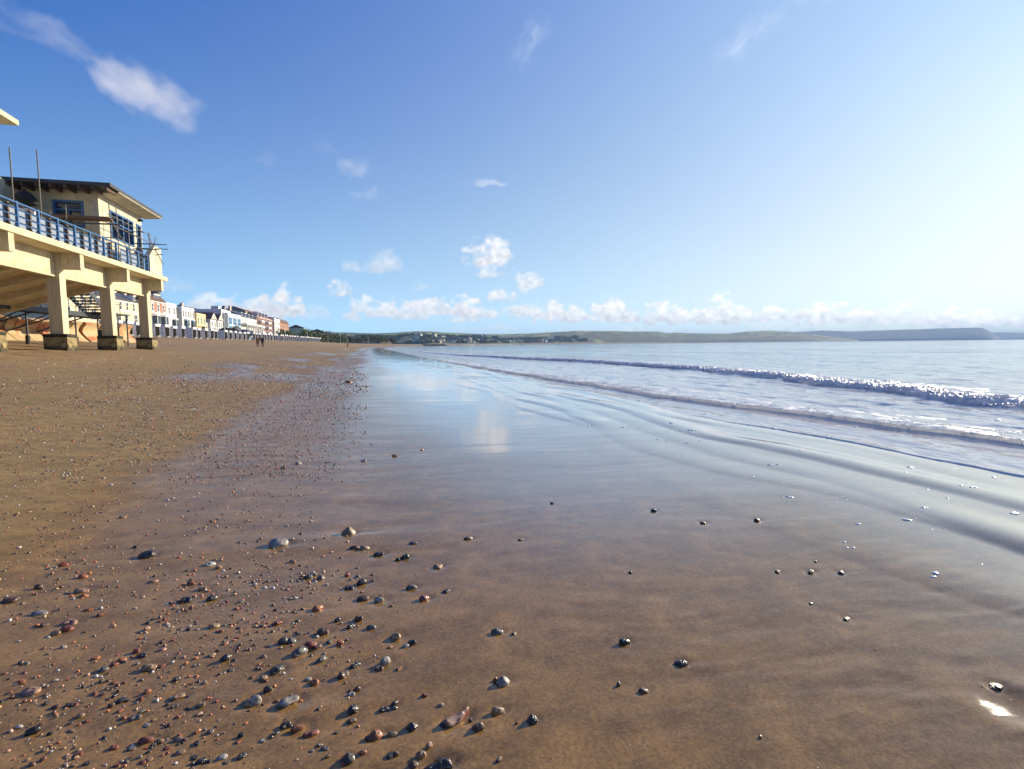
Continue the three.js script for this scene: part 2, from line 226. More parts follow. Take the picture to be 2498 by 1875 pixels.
// photo x, photo y, photo width, tone, height ratio, own label (or nothing)
const noted = [
  [79, 1777, 28, 'black', 0.7, 'glossy black ribbed pebble with a long shadow in the bottom left corner'], [329, 1748, 22, 'grey', 0.7, 'blue-grey pebble with a pale end casting a long shadow near bottom left'],
  [357, 1800, 25, 'red', 0.75, 'round red-brown pebble right below the blue-grey one near bottom left'], [297, 1704, 20, 'dark', 0.5], [432, 1694, 28, 'tan', 0.5, 'long striped tan pebble lying slantwise left of the pale grey one'],
  [76, 1681, 30, 'pink', 0.5, 'pinkish flat stone by the left edge beside an orange pebble'], [57, 1661, 13, 'orange', 0.8, 'orange pebble touching the pinkish stone by the left edge'], [297, 1608, 15, 'orange', 0.8], [364, 1625, 24, 'tan', 0.7, 'tan and orange pebble topping a small cluster lower left'],
  [254, 1629, 17, 'grey', 0.8], [549, 1606, 22, 'black', 0.7], [490, 1852, 17, 'black', 0.7], [540, 1842, 19, 'white', 0.7, 'cream egg-shaped pebble close to the bottom edge'], [491, 1716, 19, 'tan', 0.7], [195, 1742, 17, 'tan', 0.6],
  [169, 1513, 24, 'pink', 0.6], [99, 1490, 26, 'pale', 0.45], [107, 1520, 15, 'brown', 0.8], [136, 1538, 19, 'tan', 0.6], [164, 1528, 21, 'red', 0.6], [360, 1529, 17, 'pink', 0.7], [523, 1526, 19, 'tan', 0.7], [215, 1483, 15, 'orange', 0.6],
  [155, 1575, 12, 'pale', 0.8], [333, 1586, 17, 'red', 0.7], [345, 1598, 17, 'black', 0.7], [232, 1603, 15, 'orange', 0.7], [429, 1653, 15, 'black', 0.8], [359, 1685, 15, 'orange', 0.7], [340, 1702, 13, 'red', 0.7], [438, 1798, 18, 'pink', 0.7], [278, 1818, 16, 'red', 0.7],
  [191, 1831, 19, 'red', 0.6], [109, 1825, 13, 'tan', 0.7], [590, 1788, 17, 'black', 0.7], [590, 1839, 18, 'black', 0.7], [482, 1780, 13, 'orange', 0.7], [514, 1780, 13, 'grey', 0.7],
  [622, 1706, 30, 'pale', 0.85, 'pale pinkish-grey stone standing beside a striped tan pebble'], [604, 1712, 22, 'tan', 0.7, 'striped tan pebble against the pale pinkish-grey stone'], [732, 1588, 31, 'grey', 0.75, 'round smooth grey pebble left of the middle bottom, with red ones above it'],
  [700, 1706, 46, 'pale', 0.45, 'largest long oval grey pebble, two tones, left of the bottom middle'], [939, 1612, 24, 'pale', 0.9, 'upright pale grey pebble topping a cluster of dark and brown ones'], [924, 1628, 18, 'brown', 0.7], [974, 1628, 14, 'red', 0.5],
  [964, 1551, 26, 'tan', 0.8, 'tan wedge-shaped stone in a scoured hollow with a shadow to its left'], [989, 1574, 14, 'white', 0.8], [1006, 1565, 17, 'black', 0.7], [831, 1568, 18, 'orange', 0.8], [758, 1572, 22, 'red', 0.8], [775, 1576, 16, 'brown', 0.7], [710, 1560, 20, 'grey', 0.7], [690, 1564, 24, 'dark', 0.7],
  [676, 1630, 25, 'dark', 0.7], [783, 1608, 20, 'grey', 0.8], [766, 1660, 22, 'orange', 0.8, 'flame-orange angular pebble with a white chip behind it'], [751, 1653, 14, 'white', 0.6], [837, 1644, 23, 'brown', 0.9], [868, 1619, 23, 'black', 0.5], [862, 1728, 22, 'black', 0.85, 'glossy black pitted pebble with a shadow to its left, bottom middle'],
  [857, 1753, 20, 'brown', 0.8], [698, 1763, 21, 'dark', 0.9, 'dark slate-grey upright pebble left of the long orange oval'], [729, 1769, 34, 'orange', 0.45, 'long orange-red oval pebble lying flat near the bottom'], [749, 1787, 17, 'red', 0.7], [766, 1783, 20, 'red', 0.8],
  [917, 1787, 26, 'orange', 0.9, 'bright orange-brown round pebble leaning on a brown one, bottom middle'], [900, 1794, 20, 'brown', 0.6], [935, 1788, 13, 'tan', 0.7], [957, 1787, 18, 'tan', 0.8], [962, 1712, 16, 'black', 0.8], [962, 1722, 14, 'grey', 0.7], [936, 1726, 19, 'black', 0.6],
  [1005, 1769, 22, 'black', 0.9, 'small black block-shaped stone between the orange and salmon pebbles'], [1132, 1735, 26, 'red', 0.85, 'smooth brick-red round pebble behind the salmon bean-shaped one'], [1111, 1750, 40, 'pink', 0.65, 'salmon bean-shaped pebble resting on dark ones, bottom middle'], [1088, 1760, 24, 'dark', 0.6], [1148, 1752, 12, 'black', 0.8],
  [1166, 1772, 24, 'brown', 1.1, 'pointed brown wedge stone right of the salmon pebble'], [1214, 1731, 24, 'tan', 0.85, 'round honey-coloured pebble right of the brick-red one'], [1227, 1659, 26, 'pale', 0.8, 'grey-white ribbed pebble with a small maroon one at its left'], [1208, 1656, 12, 'red', 0.9], [1213, 1540, 20, 'grey', 0.8],
  [1074, 1718, 12, 'pale', 0.8], [1036, 1692, 14, 'red', 0.7], [871, 1678, 16, 'brown', 0.8], [857, 1691, 14, 'white', 0.7], [858, 1681, 13, 'orange', 0.6], [1080, 1856, 40, 'black', 0.9, 'largest black wedge-shaped stone at the very bottom edge'], [1052, 1868, 36, 'black', 0.55, 'flat black stone beside the largest one at the bottom edge'],
  [1028, 1839, 19, 'tan', 0.9], [967, 1835, 18, 'brown', 0.8], [954, 1839, 18, 'black', 0.7], [851, 1845, 26, 'dark', 0.85, 'dark grey wedge stone near the bottom edge left of the black ones'], [1009, 1861, 18, 'brown', 0.8], [1046, 1818, 18, 'pink', 0.8], [792, 1822, 14, 'grey', 0.6], [1217, 1851, 15, 'brown', 0.7],
  [875, 1509, 20, 'brown', 0.8], [823, 1513, 14, 'black', 0.8], [855, 1529, 15, 'black', 0.9], [907, 1531, 18, 'grey', 0.8], [775, 1483, 21, 'orange', 0.7], [676, 1520, 18, 'red', 0.7], [789, 1541, 22, 'brown', 0.8], [656, 1678, 22, 'dark', 0.8], [642, 1650, 16, 'tan', 0.8],
  [1523, 1565, 22, 'black', 0.75, 'round black pebble alone on smooth sand right of the middle'], [1661, 1616, 26, 'black', 0.65, 'angular black stone in a dark hollow, farther right than the round one'], [1508, 1668, 13, 'grey', 0.8], [1569, 1684, 17, 'brown', 0.8, 'dark maroon pebble alone on smooth sand, right of the small grey one'],
  [1299, 1753, 22, 'black', 1.0, 'pointed black pyramid-shaped stone alone on smooth sand'], [1854, 1796, 10, 'pink', 0.8, 'tiny pink pebble alone on the smooth sand, bottom right'], [1261, 1762, 8, 'red', 0.9], [1254, 1544, 12, 'brown', 0.6], [2066, 1507, 18, 'dark', 0.35], [2430, 1668, 24, 'dark', 0.3, 'flat dark pebble beside the shining pool at the right edge'], [2423, 1673, 18, 'red', 0.4, 'flat reddish pebble touching the flat dark one at the right edge'],
  [359, 1352, 28, 'dark', 0.7, 'dark green-grey stone with a pale top, alone amid small ones mid left'], [158, 1374, 22, 'red', 0.6], [203, 1401, 15, 'orange', 0.9], [198, 1434, 23, 'pink', 0.6], [206, 1448, 15, 'orange', 0.6], [93, 1427, 18, 'brown', 0.7], [513, 1372, 18, 'white', 0.6], [373, 1414, 16, 'pink', 0.6], [494, 1432, 18, 'tan', 0.7], [517, 1456, 24, 'dark', 0.6], [452, 1461, 22, 'dark', 0.7],
  [467, 1420, 16, 'orange', 0.7], [23, 1456, 26, 'brown', 0.6], [329, 1332, 12, 'dark', 0.9], [299, 1259, 12, 'tan', 0.8], [535, 1380, 15, 'tan', 0.7], [680, 1325, 34, 'pale', 0.8, 'biggest pale chalky stone, at the seaward side of the pebble belt'], [851, 1297, 26, 'tan', 0.9, 'tan pyramid-shaped stone at the seaward edge of the pebble belt'],
  [987, 1357, 18, 'black', 1.1, 'small pointed black stone just seaward of the pebble belt'], [970, 1363, 12, 'dark', 0.7], [889, 1336, 16, 'tan', 0.8], [865, 1335, 16, 'brown', 0.7], [923, 1348, 22, 'dark', 0.5], [882, 1418, 22, 'dark', 0.7], [851, 1431, 19, 'dark', 0.6], [1005, 1432, 20, 'grey', 0.7], [1068, 1379, 20, 'tan', 0.45, 'pale tan crumbly fragment alone on the sand, centre left'],
  [1088, 1442, 17, 'dark', 0.5], [1035, 1459, 22, 'red', 0.7, 'smooth red pebble with a brown one at its right, centre left'], [927, 1462, 24, 'pale', 0.6], [885, 1459, 22, 'brown', 0.7], [751, 1405, 18, 'black', 0.8], [782, 1407, 16, 'grey', 0.9], [847, 1401, 14, 'red', 0.7], [1008, 1325, 14, 'grey', 0.6], [1142, 1312, 17, 'brown', 0.6, 'brown oval pebble alone on wet sand near the picture centre'],
  [963, 1109, 12, 'tan', 0.7], [1029, 1095, 8, 'tan', 0.6], [886, 1122, 12, 'white', 0.6], [714, 1367, 12, 'pink', 0.9], [728, 1129, 12, 'pale', 0.8], [690, 1139, 12, 'tan', 0.8], [1595, 1244, 12, 'black', 0.8], [1715, 1273, 15, 'dark', 0.4], [1847, 1268, 14, 'brown', 0.7], [1270, 1314, 12, 'dark', 0.4], [1538, 1396, 8, 'dark', 0.8], [1346, 1226, 8, 'black', 0.6],
  [1898, 1393, 12, 'dark', 0.6], [1978, 1392, 18, 'brown', 0.5], [2050, 1395, 16, 'grey', 0.5], [1989, 1369, 8, 'dark', 0.6], [1978, 1472, 9, 'grey', 0.5], [851, 932, 13, 'red', 0.7, 'large red-brown rock alone far up the wet pebble belt'],
];
const stones = [], crumbs = [];
for (const [px, py, w, tone, ratio, label] of noted) { const p = at(px, py + w * 0.12); const r = w / 1300 * p.dist * 0.5 * 1.12; stones.push({ x: p.x, s: p.s, r, tone, ratio: ratio * 0.95, label, turn: rr(-0.6, 0.6), spot: true }); }
{
  const tones = ['black', 'dark', 'dark', 'grey', 'grey', 'pale', 'tan', 'tan', 'brown', 'brown', 'brown', 'red', 'red', 'orange', 'orange', 'pink', 'white'];
  const loose = [];
  for (let i = 0; i < 150000; i++) {
    const s = 0.9 * Math.exp(rnd() * Math.log(75)), x = rr(-12, 0.9) ;
    // dense in a belt along the edge of the wet sand, thinner up the beach and near the camera
    const edge = 0.15 + 0.35 * vn(s * 0.6, 3) - s * 0.012, belt = sstep(edge, edge - 0.7, x), up = sstep(-9, -2.6, x), clump = 0.25 + 1.3 * sstep(-0.3, 0.5, fbm(x * 1.3 + 3, s * 0.9, 3));
    const keepIt = belt * mix(s < 5 ? 0.3 : 0.075, 1, up) * clump * mix(0.95, 1, sstep(1.6, 4.5, s)) * 0.75 * Math.min(2.2, s / 4 + 0.3);
    if (rnd() > keepIt) continue;
    const small = Math.pow(rnd(), 2.6), r = mix(0.0028, 0.0155, small) * 0.9 * mix(1, 2.8, sstep(3, 24, s));
    loose.push({ x, s, r, tone: tones[Math.floor(rnd() * tones.length)], ratio: rr(0.3, 0.75), turn: rr(-1.2, 1.2) });
  }
  // a few lost ones on the smooth sand
  for (let i = 0; i < 130; i++) { const s = 1.2 * Math.exp(rnd() * 3), x = rr(0.2, 5.5); loose.push({ x, s, r: rr(0.0015, 0.0038) * (1 + s * 0.05), tone: tones[Math.floor(rnd() * tones.length)], ratio: rr(0.4, 0.8), turn: rr(-1, 1) }); }
  // tiny white specks put in as sun glints on the wet sand
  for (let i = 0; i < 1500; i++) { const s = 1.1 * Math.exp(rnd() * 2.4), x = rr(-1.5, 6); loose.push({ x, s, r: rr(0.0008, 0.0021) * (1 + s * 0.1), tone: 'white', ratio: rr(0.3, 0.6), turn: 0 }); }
  const shows = (p) => p.r / Math.hypot(p.x, p.s, 1.45), inView = (p) => { const a = Math.atan2(p.x, p.s) / RAD - 15, depth = Math.hypot(p.x, p.s) * Math.cos(a * RAD); return Math.abs(a) < 43 && depth > 1.66; };
  loose.sort((a, b) => shows(b) * (inView(b) ? 1 : 0.01) - shows(a) * (inView(a) ? 1 : 0.01));
  const own = 296 - stones.length;
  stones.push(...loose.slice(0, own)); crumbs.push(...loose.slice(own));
}
for (const p of stones) if (p.s < 9) addScour(p.x, p.s, p.r);
for (const p of crumbs) if (p.s < 5 && p.r > 0.005) addScour(p.x, p.s, p.r);

const sandGrain = tex(1024, 1024, (u, v) => { const g = hash(Math.floor(u * 1024), Math.floor(v * 1024)), a = fbm(u * 8, v * 8, 5, 8, 8), b = fbm(u * 90, v * 90, 3, 90, 90); let c = 0.80 + a * 0.12 + b * 0.16 + (g - 0.5) * 0.18; const dark = hash(Math.floor(u * 512) + 7, Math.floor(v * 512)) > 0.992 ? 0.3 : 0, light = hash(Math.floor(u * 512) + 99, Math.floor(v * 512)) > 0.994 ? 0.2 : 0; c += light - dark; return [c, c * 0.99, c * 0.975]; });
const sandBump = tex(1024, 1024, (u, v) => [0.5 + 0.42 * fbm(u * 6, v * 48, 4, 6, 48) + 0.06 * fbm(u * 160, v * 160, 2, 160, 160)], false);
// how rough the sand is: a mirror film of water near the sea, a sheen under the pebble belt, dull above; uv in (x, s)
const sandRough = tex(512, 1024, (u, v) => {
  const xr = u * 32 - 20, s = v * 160;
  const edge = -2.35 + 0.55 * fbm(s * 0.35, 2, 3) + 0.25 * fbm(s * 1.6, xr * 1.4, 3) - 0.004 * s;
  let r = mix(0.80, 0.36, sstep(edge - 0.45, edge + 0.25, xr));
  const pool = sstep(14, 22, s) * sstep(-9, -6, xr) * sstep(-0.05, 0.3, fbm(xr * 0.35 + 8, s * 0.09, 3)); r = mix(r, 0.22, pool * 0.9);
  const wet = -0.2 + 0.7 * fbm(s * 0.25 + 30, xr * 0.2, 3); r = mix(r, 0.15, sstep(wet - 0.9, wet + 0.7, xr));
  r = mix(r, 0.05, sstep(0.6, 2.6, xr + 0.6 * fbm(s * 0.4, xr * 0.4 + 60, 3)));
  return [r + 0.05 * fbm(xr * 1.5, s * 6, 3) * (r > 0.2 ? 1 : 0.25)];
}, false, false);
sandRough.channel = 1;
// where a film of water still covers the sand
const sandFilm = tex(256, 1024, (u, v) => { const xr = u * 32 - 20, s = v * 160, n = 0.8 * fbm(s * 0.35 + 5, xr * 0.3, 3); return [0.85 * Math.max(sstep(0.0, 2.0, xr + n) * sstep(2.0, 5.4, s + n), sstep(2.4, 4.6, xr + n))]; }, false, false);
sandFilm.channel = 1;
const grain = again(sandGrain, 1.1, 1.1), streakMap = again(sandBump, 0.33, 0.33);
const sandMat = new THREE.MeshPhysicalMaterial({ color: 0xffffff, vertexColors: true, map: grain, roughness: 1, roughnessMap: sandRough, bumpMap: streakMap, bumpScale: 0.0014, ior: 1.45, clearcoat: 1, clearcoatMap: sandFilm, clearcoatRoughness: 0.06 });
function gridGeometry(xs, ss, fn, uv1) {
  const nx = xs.length, ns = ss.length, P = new Float32Array(nx * ns * 3), U = new Float32Array(nx * ns * 2), U1 = uv1 ? new Float32Array(nx * ns * 2) : null, C = new Float32Array(nx * ns * 3), I = [];
  for (let j = 0; j < ns; j++) for (let i = 0; i < nx; i++) { const k = j * nx + i, o = fn(xs[i], ss[j], i, j); P[k * 3] = o[0]; P[k * 3 + 1] = o[1]; P[k * 3 + 2] = -o[2]; U[k * 2] = o[0]; U[k * 2 + 1] = o[2]; C[k * 3] = o[3]; C[k * 3 + 1] = o[4]; C[k * 3 + 2] = o[5]; if (uv1) { const q = uv1(o[0], o[2]); U1[k * 2] = q[0]; U1[k * 2 + 1] = q[1]; } }
  const idx = new Uint32Array((nx - 1) * (ns - 1) * 6); let t = 0;
  for (let j = 0; j + 1 < ns; j++) for (let i = 0; i + 1 < nx; i++) { const a = j * nx + i, b = a + 1, c = a + nx, d = c + 1; idx[t++] = a; idx[t++] = b; idx[t++] = d; idx[t++] = a; idx[t++] = d; idx[t++] = c; }
  const g = new THREE.BufferGeometry(); g.setAttribute('position', new THREE.BufferAttribute(P, 3)); g.setAttribute('uv', new THREE.BufferAttribute(U, 2)); if (U1) g.setAttribute('uv1', new THREE.BufferAttribute(U1, 2)); g.setAttribute('color', new THREE.BufferAttribute(C, 3)); g.setIndex(new THREE.BufferAttribute(idx, 1)); g.computeVertexNormals(); return g;
}
function steps(from, to, step) { const out = [from]; while (out[out.length - 1] < to) out.push(out[out.length - 1] + step(out[out.length - 1])); return out; }
{
  const xs = steps(-64, 13, (x) => { const a = x < 0 ? -x : x; return clamp(0.016 + Math.max(0, a - 2.2) * 0.013, 0.016, 1.2) ; });
  const ss = [...steps(-40, 0.7, (s) => s < -4 ? 4 : 0.5).slice(0, -1), ...steps(0.8, 1800, rowStep)];
  const geo = gridGeometry(xs, ss, (x0, s) => {
    const c = coast(s), x = x0 + c, xr = bendAt(x, s), y = s > 0.5 ? groundY(x, s) : baseY(x, s);
    const dry = sstep(-5, -15, xr + 1.6 * fbm(x * 0.2, s * 0.1, 3)), wet = sstep(-3.2, -1.6, xr + 0.6 * fbm(x * 0.3, s * 0.5, 2)), n = fbm(x * 0.6 + 70, s * 0.4, 4) * mix(0.16, 0.07, wet);
    const k = 1 + n + 0.10 * fbm(x * 0.8, s * 6 + 9, 3);
    let r = mix(0.40, 0.48, dry), g = mix(0.258, 0.305, dry), b = mix(0.098, 0.132, dry);
    r = mix(r, 0.41, wet); g = mix(g, 0.235, wet); b = mix(b, 0.080, wet);
    return [x, y, s, r * k, g * k, b * k];
  }, (x, s) => [clamp((x - coast(s) + 20) / 32), clamp(s / 160)]);
  struct('beach', geo, sandMat);
}
// land behind the beach
{
  const xs = steps(-1600, -57, (x) => clamp((-x - 50) * 0.12, 2, 120)), ss = steps(-200, 1900, () => 30);
  const geo = gridGeometry(xs, ss, (x0, s) => { const x = x0 + coast(s) + (squeeze(s) - 1) * 22; return [x, 4.02 + Math.max(0, -x0 - 120) * 0.012 - (x0 > -59 ? 0.1 : 0), s, 0.09, 0.095, 0.055]; });
  struct('ground', geo, new THREE.MeshStandardMaterial({ vertexColors: true, roughness: 0.95, map: again(sandGrain, 0.05, 0.05) }));
}

// ---------- the sea ----------
const BREAKER = [[0, 13.2], [8.6, 14.4], [15, 16], [22.5, 17.6], [28, 18.5], [40, 18.4], [60, 15.7], [84, 13.1], [120, 12], [200, 11.5]];
const BORE = [[0, 10.2], [5.8, 9.65], [8.6, 9.0], [14.6, 8.25], [22, 7.9], [34, 7.45], [45, 7.1], [90, 6.9]];
const FRONT = [[0, 7.4], [4.3, 7.3], [6.6, 7.4], [7.9, 7.2], [9.3, 6.85], [11.6, 6.55], [18, 6.5], [40, 6.4], [200, 6.3]];
const wob = (s, k) => 0.5 * fbm(s * 0.35 + k * 20, k, 3);
const frontX = (s) => table(FRONT, s) + 0.22 * fbm(s * 0.8, 11, 3);
const boreX = (s) => table(BORE, s) + 0.3 * fbm(s * 0.7, 21, 3);
const breakX = (s) => table(BREAKER, s) + 0.35 * fbm(s * 0.4, 31, 3);
function seaY(x, s) {
  const xr = x - coast(s), ds = Math.max(0.05, 0.012 * Math.abs(s)), keep = (l) => clamp(1.7 - ds * 2.4 / l), near = Math.max(s, 0);
  let y = 0.008;
  const f = xr - frontX(s); y += -0.06 + 0.056 * sstep(-0.05, 0.05, f) + 0.004 * Math.exp(-((f - 0.08) ** 2) / 0.006) * sstep(60, 20, near);
  const b = xr - boreX(s), bs = clamp(1.25 - near / 60); y += bs * (0.03 * (b < 0 ? Math.exp(-(b * b) / 0.016) : Math.exp(-(b * b) / 1.1)) + 0.02 * sstep(0, 0.5, b));
  const w = xr - breakX(s), ws = 0.75 * (0.8 + 0.3 * fbm(s * 0.3, 77, 2)) * sstep(170, 30, near); y += ws * (0.12 * (w < 0 ? Math.exp(-(w * w) / 0.10) : Math.exp(-(w * w) / 2.2)) + 0.05 * sstep(0, 2, w));
  // chop behind the bore, ripples everywhere, low swell outside
  const inside = sstep(0.1, 0.5, f) ; const amp = inside * (0.35 + 0.65 * sstep(0, 1, b));
  const q = s + 0.35 * x;
  if (keep(0.25) > 0) y += amp * keep(0.25) * fbm(x * 4.2 + fbm(x, s, 2), q * 2.6, 3) * 0.030;
  if (keep(0.9) > 0) y += amp * keep(0.9) * fbm(x * 1.5 + 4, q * 0.9, 3) * 0.05 * sstep(0.5, 3, b + 0.5);
  const out = sstep(2, 12, w);
  if (keep(5) > 0) y += out * keep(5) * (fbm(x * 0.22 + 3, q * 0.07, 3) * 0.11);
  if (keep(20) > 0) y += out * keep(20) * fbm(x * 0.05 + 13, s * 0.012, 2) * 0.25 * sstep(5, 60, w);
  return y;
}
// a field of short wind ripples, periodic over the tile
const waveTex = (() => {
  const N = 1024, h = new Float32Array(N * N), waves = []; let t = 0, lo = 1e9, hi = -1e9;
  for (let i = 0; i < 46; i++) { const k = 2 + Math.floor(Math.pow(rnd(), 1.6) * 46), a = rr(-0.9, 0.9) + (i % 3 ? 0 : Math.PI / 2 * rr(-0.6, 0.6)); waves.push([Math.round(k * Math.cos(a)), Math.round(k * Math.sin(a)), rr(0, 6.28), Math.pow(k, -1.15)]); }
  for (let y = 0; y < N; y++) for (let x = 0; x < N; x++) { let v = 0; for (const [kx, ky, p, a] of waves) { const c = Math.sin((kx * x + ky * y) * 2 * Math.PI / N + p); v += a * (1 - Math.abs(c)) ** 1.0; } h[t++] = v; if (v < lo) lo = v; if (v > hi) hi = v; }
  return tex(N, N, (u, v) => [(h[Math.floor(v * N) * N + Math.floor(u * N)] - lo) / (hi - lo)], false);
})();
{
  const waterMat = new THREE.MeshPhysicalMaterial({ color: 0xffffff, vertexColors: true, roughness: 0.07, ior: 1.45, bumpMap: again(waveTex, 0.16, 0.13), bumpScale: 0.05 });
  const xs = steps(5.6, 15500, (x) => x < 20 ? 0.045 : Math.max(0.045, (x - 20) * 0.02 + 0.045)), ss = [...steps(-300, 2, (s) => s < -10 ? 20 : 1).slice(0, -1), ...steps(2.2, 15500, (s) => Math.max(0.055, 0.011 * s))];
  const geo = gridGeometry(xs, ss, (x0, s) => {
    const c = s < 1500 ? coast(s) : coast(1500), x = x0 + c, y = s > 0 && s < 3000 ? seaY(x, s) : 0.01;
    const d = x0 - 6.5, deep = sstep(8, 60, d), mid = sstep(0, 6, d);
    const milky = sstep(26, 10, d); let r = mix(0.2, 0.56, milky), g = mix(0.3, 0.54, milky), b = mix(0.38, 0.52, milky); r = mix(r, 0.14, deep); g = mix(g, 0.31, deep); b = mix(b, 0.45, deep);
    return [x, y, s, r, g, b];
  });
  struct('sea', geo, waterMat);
}
// tumbling foam: crests built as lumpy sheets over the breaker and along the bore
function foamStrip(name, label, lineX, s0, s1, back, front, rise, amp, freq, thin, through, drop = 0.05, rub = 0.03) {
  const ss = steps(s0, s1, (s) => Math.max(0.028, 0.0045 * s)), nw = 44, us = Array.from({ length: nw }, (_, i) => i / (nw - 1));
  const geo = gridGeometry(us, ss, (u, s) => {
    const ragF = 1 + 0.8 * fbm(s * 1.1, 3, 3), ragB = 1 + 1.1 * fbm(s * 0.8, 8, 3), w = mix(-front * ragF, back * ragB, u), x = lineX(s) + w + coast(s), fade = sstep(s1, s0 + (s1 - s0) * 0.35, s);
    const edge = Math.min(sstep(0, 0.18, u), sstep(1, 0.55, u)), k = Math.min(1, 12 / s + 0.35);
    const n1 = 1 - Math.abs(fbm(x * freq, s * freq, 3)) * 2.2, n2 = fbm(x * freq * 3.1 + 4, s * freq * 3.1, 3), hole = sstep(-0.28, 0.12, fbm(x * freq * 0.8 + 9, s * freq * 0.5, 4) + 0.5 * edge - thin);
    const y = seaY(x, s) + (edge * rise * (0.4 + 0.8 * n1 + 0.95 * n2 * k) * (0.35 + 0.65 * fade) + amp * n2 * edge) * hole - (1 - Math.min(edge * 3, hole * 2)) * drop;
    const body = 0.5 + 0.5 * sstep(-0.2, 0.35, n1 * 0.4 + n2); return [x, y, s, mix(0.84, 0.93, body), mix(0.80, 0.92, body), mix(0.73, 0.89, body)];
  });
  const o = shade(new THREE.Mesh(geo, new THREE.MeshPhysicalMaterial({ color: 0xffffff, vertexColors: true, roughness: 0.55, transmission: through, thickness: 0, bumpMap: again(roughBump, 2.5, 2.5), bumpScale: rub, ior: 1.33 }))); o.name = numbered(name); scene.add(o); stuff(o, label, 'foam');
  return o;
}
foamStrip('wave_foam', 'tumbling white foam of the larger breaking wave offshore', (s) => breakX(s) - 0.05, 2, 130, 1.5, 0.40, 0.066, 0.035, 4.6, 0.22, 0.38, 0.05, 0.012);
foamStrip('bore_foam', 'thin white foam edge of the small wave nearer the sand', (s) => boreX(s) - 0.02, 2, 60, 0.11, 0.05, 0.013, 0.006, 13, 0.06, 0.5);
foamStrip('lace_foam', 'thin lacy foam spread over the shallows behind the small wave', (s) => boreX(s) + 0.9, 3, 60, 1.5, 0.8, 0.001, 0.0008, 5.5, 0.80, 0.1, 0.008, 0.004);
foamStrip('lace_foam', 'broken white foam trailing behind the larger breaking wave', (s) => breakX(s) + 1.9, 3, 110, 1.4, 0.9, 0.002, 0.001, 4.5, 0.66, 0.1, 0.012, 0.006);
{
  // white bubbles and spray, added as sun sparkle on the water behind each crest
  const g = new THREE.IcosahedronGeometry(1, 1), n = 26000, o = new THREE.InstancedMesh(g, new THREE.MeshPhysicalMaterial({ color: lin(0.85, 0.83, 0.8), roughness: 0.25, transmission: 0.2, thickness: 0, ior: 1.33 }), n), m = new THREE.Matrix4(), q = new THREE.Quaternion();
  for (let k = 0; k < n; k++) {
    const outer = k % 5 < 3, s = 2.6 * Math.exp(Math.pow(rnd(), 0.8) * (outer ? 3.4 : 2.7)), d = Math.pow(rnd(), 1.6), x = outer ? breakX(s) - 0.42 + d * 2.4 : boreX(s) - 0.05 + d * 1.5;
    const patch = fbm(x * 1.2 + 4, s * 0.8, 3); if (patch < -0.12 + d * 0.3) { k--; if (rnd() < 0.02) k++; continue; }
    const r = mix(0.004, outer ? 0.024 : 0.014, Math.pow(rnd(), 2.4)) * Math.max(0.8, Math.min(2.2, s / 14));
    m.compose(V(x, seaY(x, s) + (outer ? Math.max(0, 0.09 * (1 - d * 2)) * rnd() : 0.002), -s), q.setFromAxisAngle(V(0, 1, 0), rr(0, 6)), V(r * rr(0.8, 1.8), r * rr(0.4, 0.9), r)); o.setMatrixAt(k, m);
  }
  o.name = 'sparkle_spray'; shade(o); scene.add(o); stuff(o, 'white bubbles and spray added as sun sparkle over the broken water behind the crests', 'foam');
}
{
  // flecks of bubbles left on the water and on the wet sand
  const g = new THREE.SphereGeometry(1, 8, 5), n = 1500, o = new THREE.InstancedMesh(g, M(0.78, 0.77, 0.74, 0.3), n), m = new THREE.Matrix4(), q = new THREE.Quaternion();
  let k = 0;
  while (k < n) {
    const s = 1.6 * Math.exp(rnd() * 3.1), x = k < 950 ? rr(3.4, 7.4) : rr(7, 13); if (rnd() > sstep(1.5, 5.5, x) + 0.12) continue;
    const big = Math.pow(rnd(), 7), r = mix(0.003, 0.03, big) * (x > 7 ? 1.5 : 1), m1 = Math.floor(rr(1, 5));
    for (let j = 0; j < m1 && k < n; j++) { const xx = x + rr(-1, 1) * r * 3.5, zz = s + rr(-1, 1) * r * 2.4, sc = r * rr(0.4, 1.1), y = Math.max(groundY(xx, zz), seaY(xx, zz)); m.compose(V(xx, y, -zz), q.setFromAxisAngle(V(0, 1, 0), rr(0, 6)), V(sc * rr(1, 2), sc * 0.42, sc)); o.setMatrixAt(k++, m); }
  }
  o.name = 'foam_fleck'; shade(o); scene.add(o); stuff(o, 'scattered white bubble flecks on the wet sand and shallow water', 'foam');
}

// ---------- hills round the bay ----------
// [azimuth, elevation angle of the skyline] and [azimuth, distance of the foot]
function ridgeY(az, t, sky, foot, depth, rough) {
  const D0 = lerpTable(foot, az), e = lerpTable(sky, az) + 0.02 * fbm(az * 1.2, 4, 3), crest = 0.62, top = Math.tan(e * RAD) * (D0 + depth * crest) + 1.6, up = t < crest ? Math.pow(Math.max(t, 0) / crest, 0.82) : 1 - ((t - crest) / (1 - crest)) ** 2 * 0.8;
  return top * up * (1 + (t < crest * 0.85 ? rough * fbm(az * 0.5 + 2, t * 4, 4) * (1 - t / crest) : 0)) + (t < 0.06 ? (t / 0.06 - 1) * 6 : 0);
}
function ridge(name, azs, sky, foot, depth, colour, rough) {
  const nt = 40, na = azs.length, ts = Array.from({ length: nt }, (_, i) => i / (nt - 1));
  const geo = gridGeometry(azs, ts, (az, t) => {
    const a = az * RAD, D = lerpTable(foot, az) + depth * t, crest = 0.62, y = ridgeY(az, t, sky, foot, depth, rough);
    const c = colour(az, t / crest, D); return [Math.sin(a) * D, y, Math.cos(a) * D, ...c];
  });
  struct(name, geo, new THREE.MeshStandardMaterial({ vertexColors: true, roughness: 1 }));
}
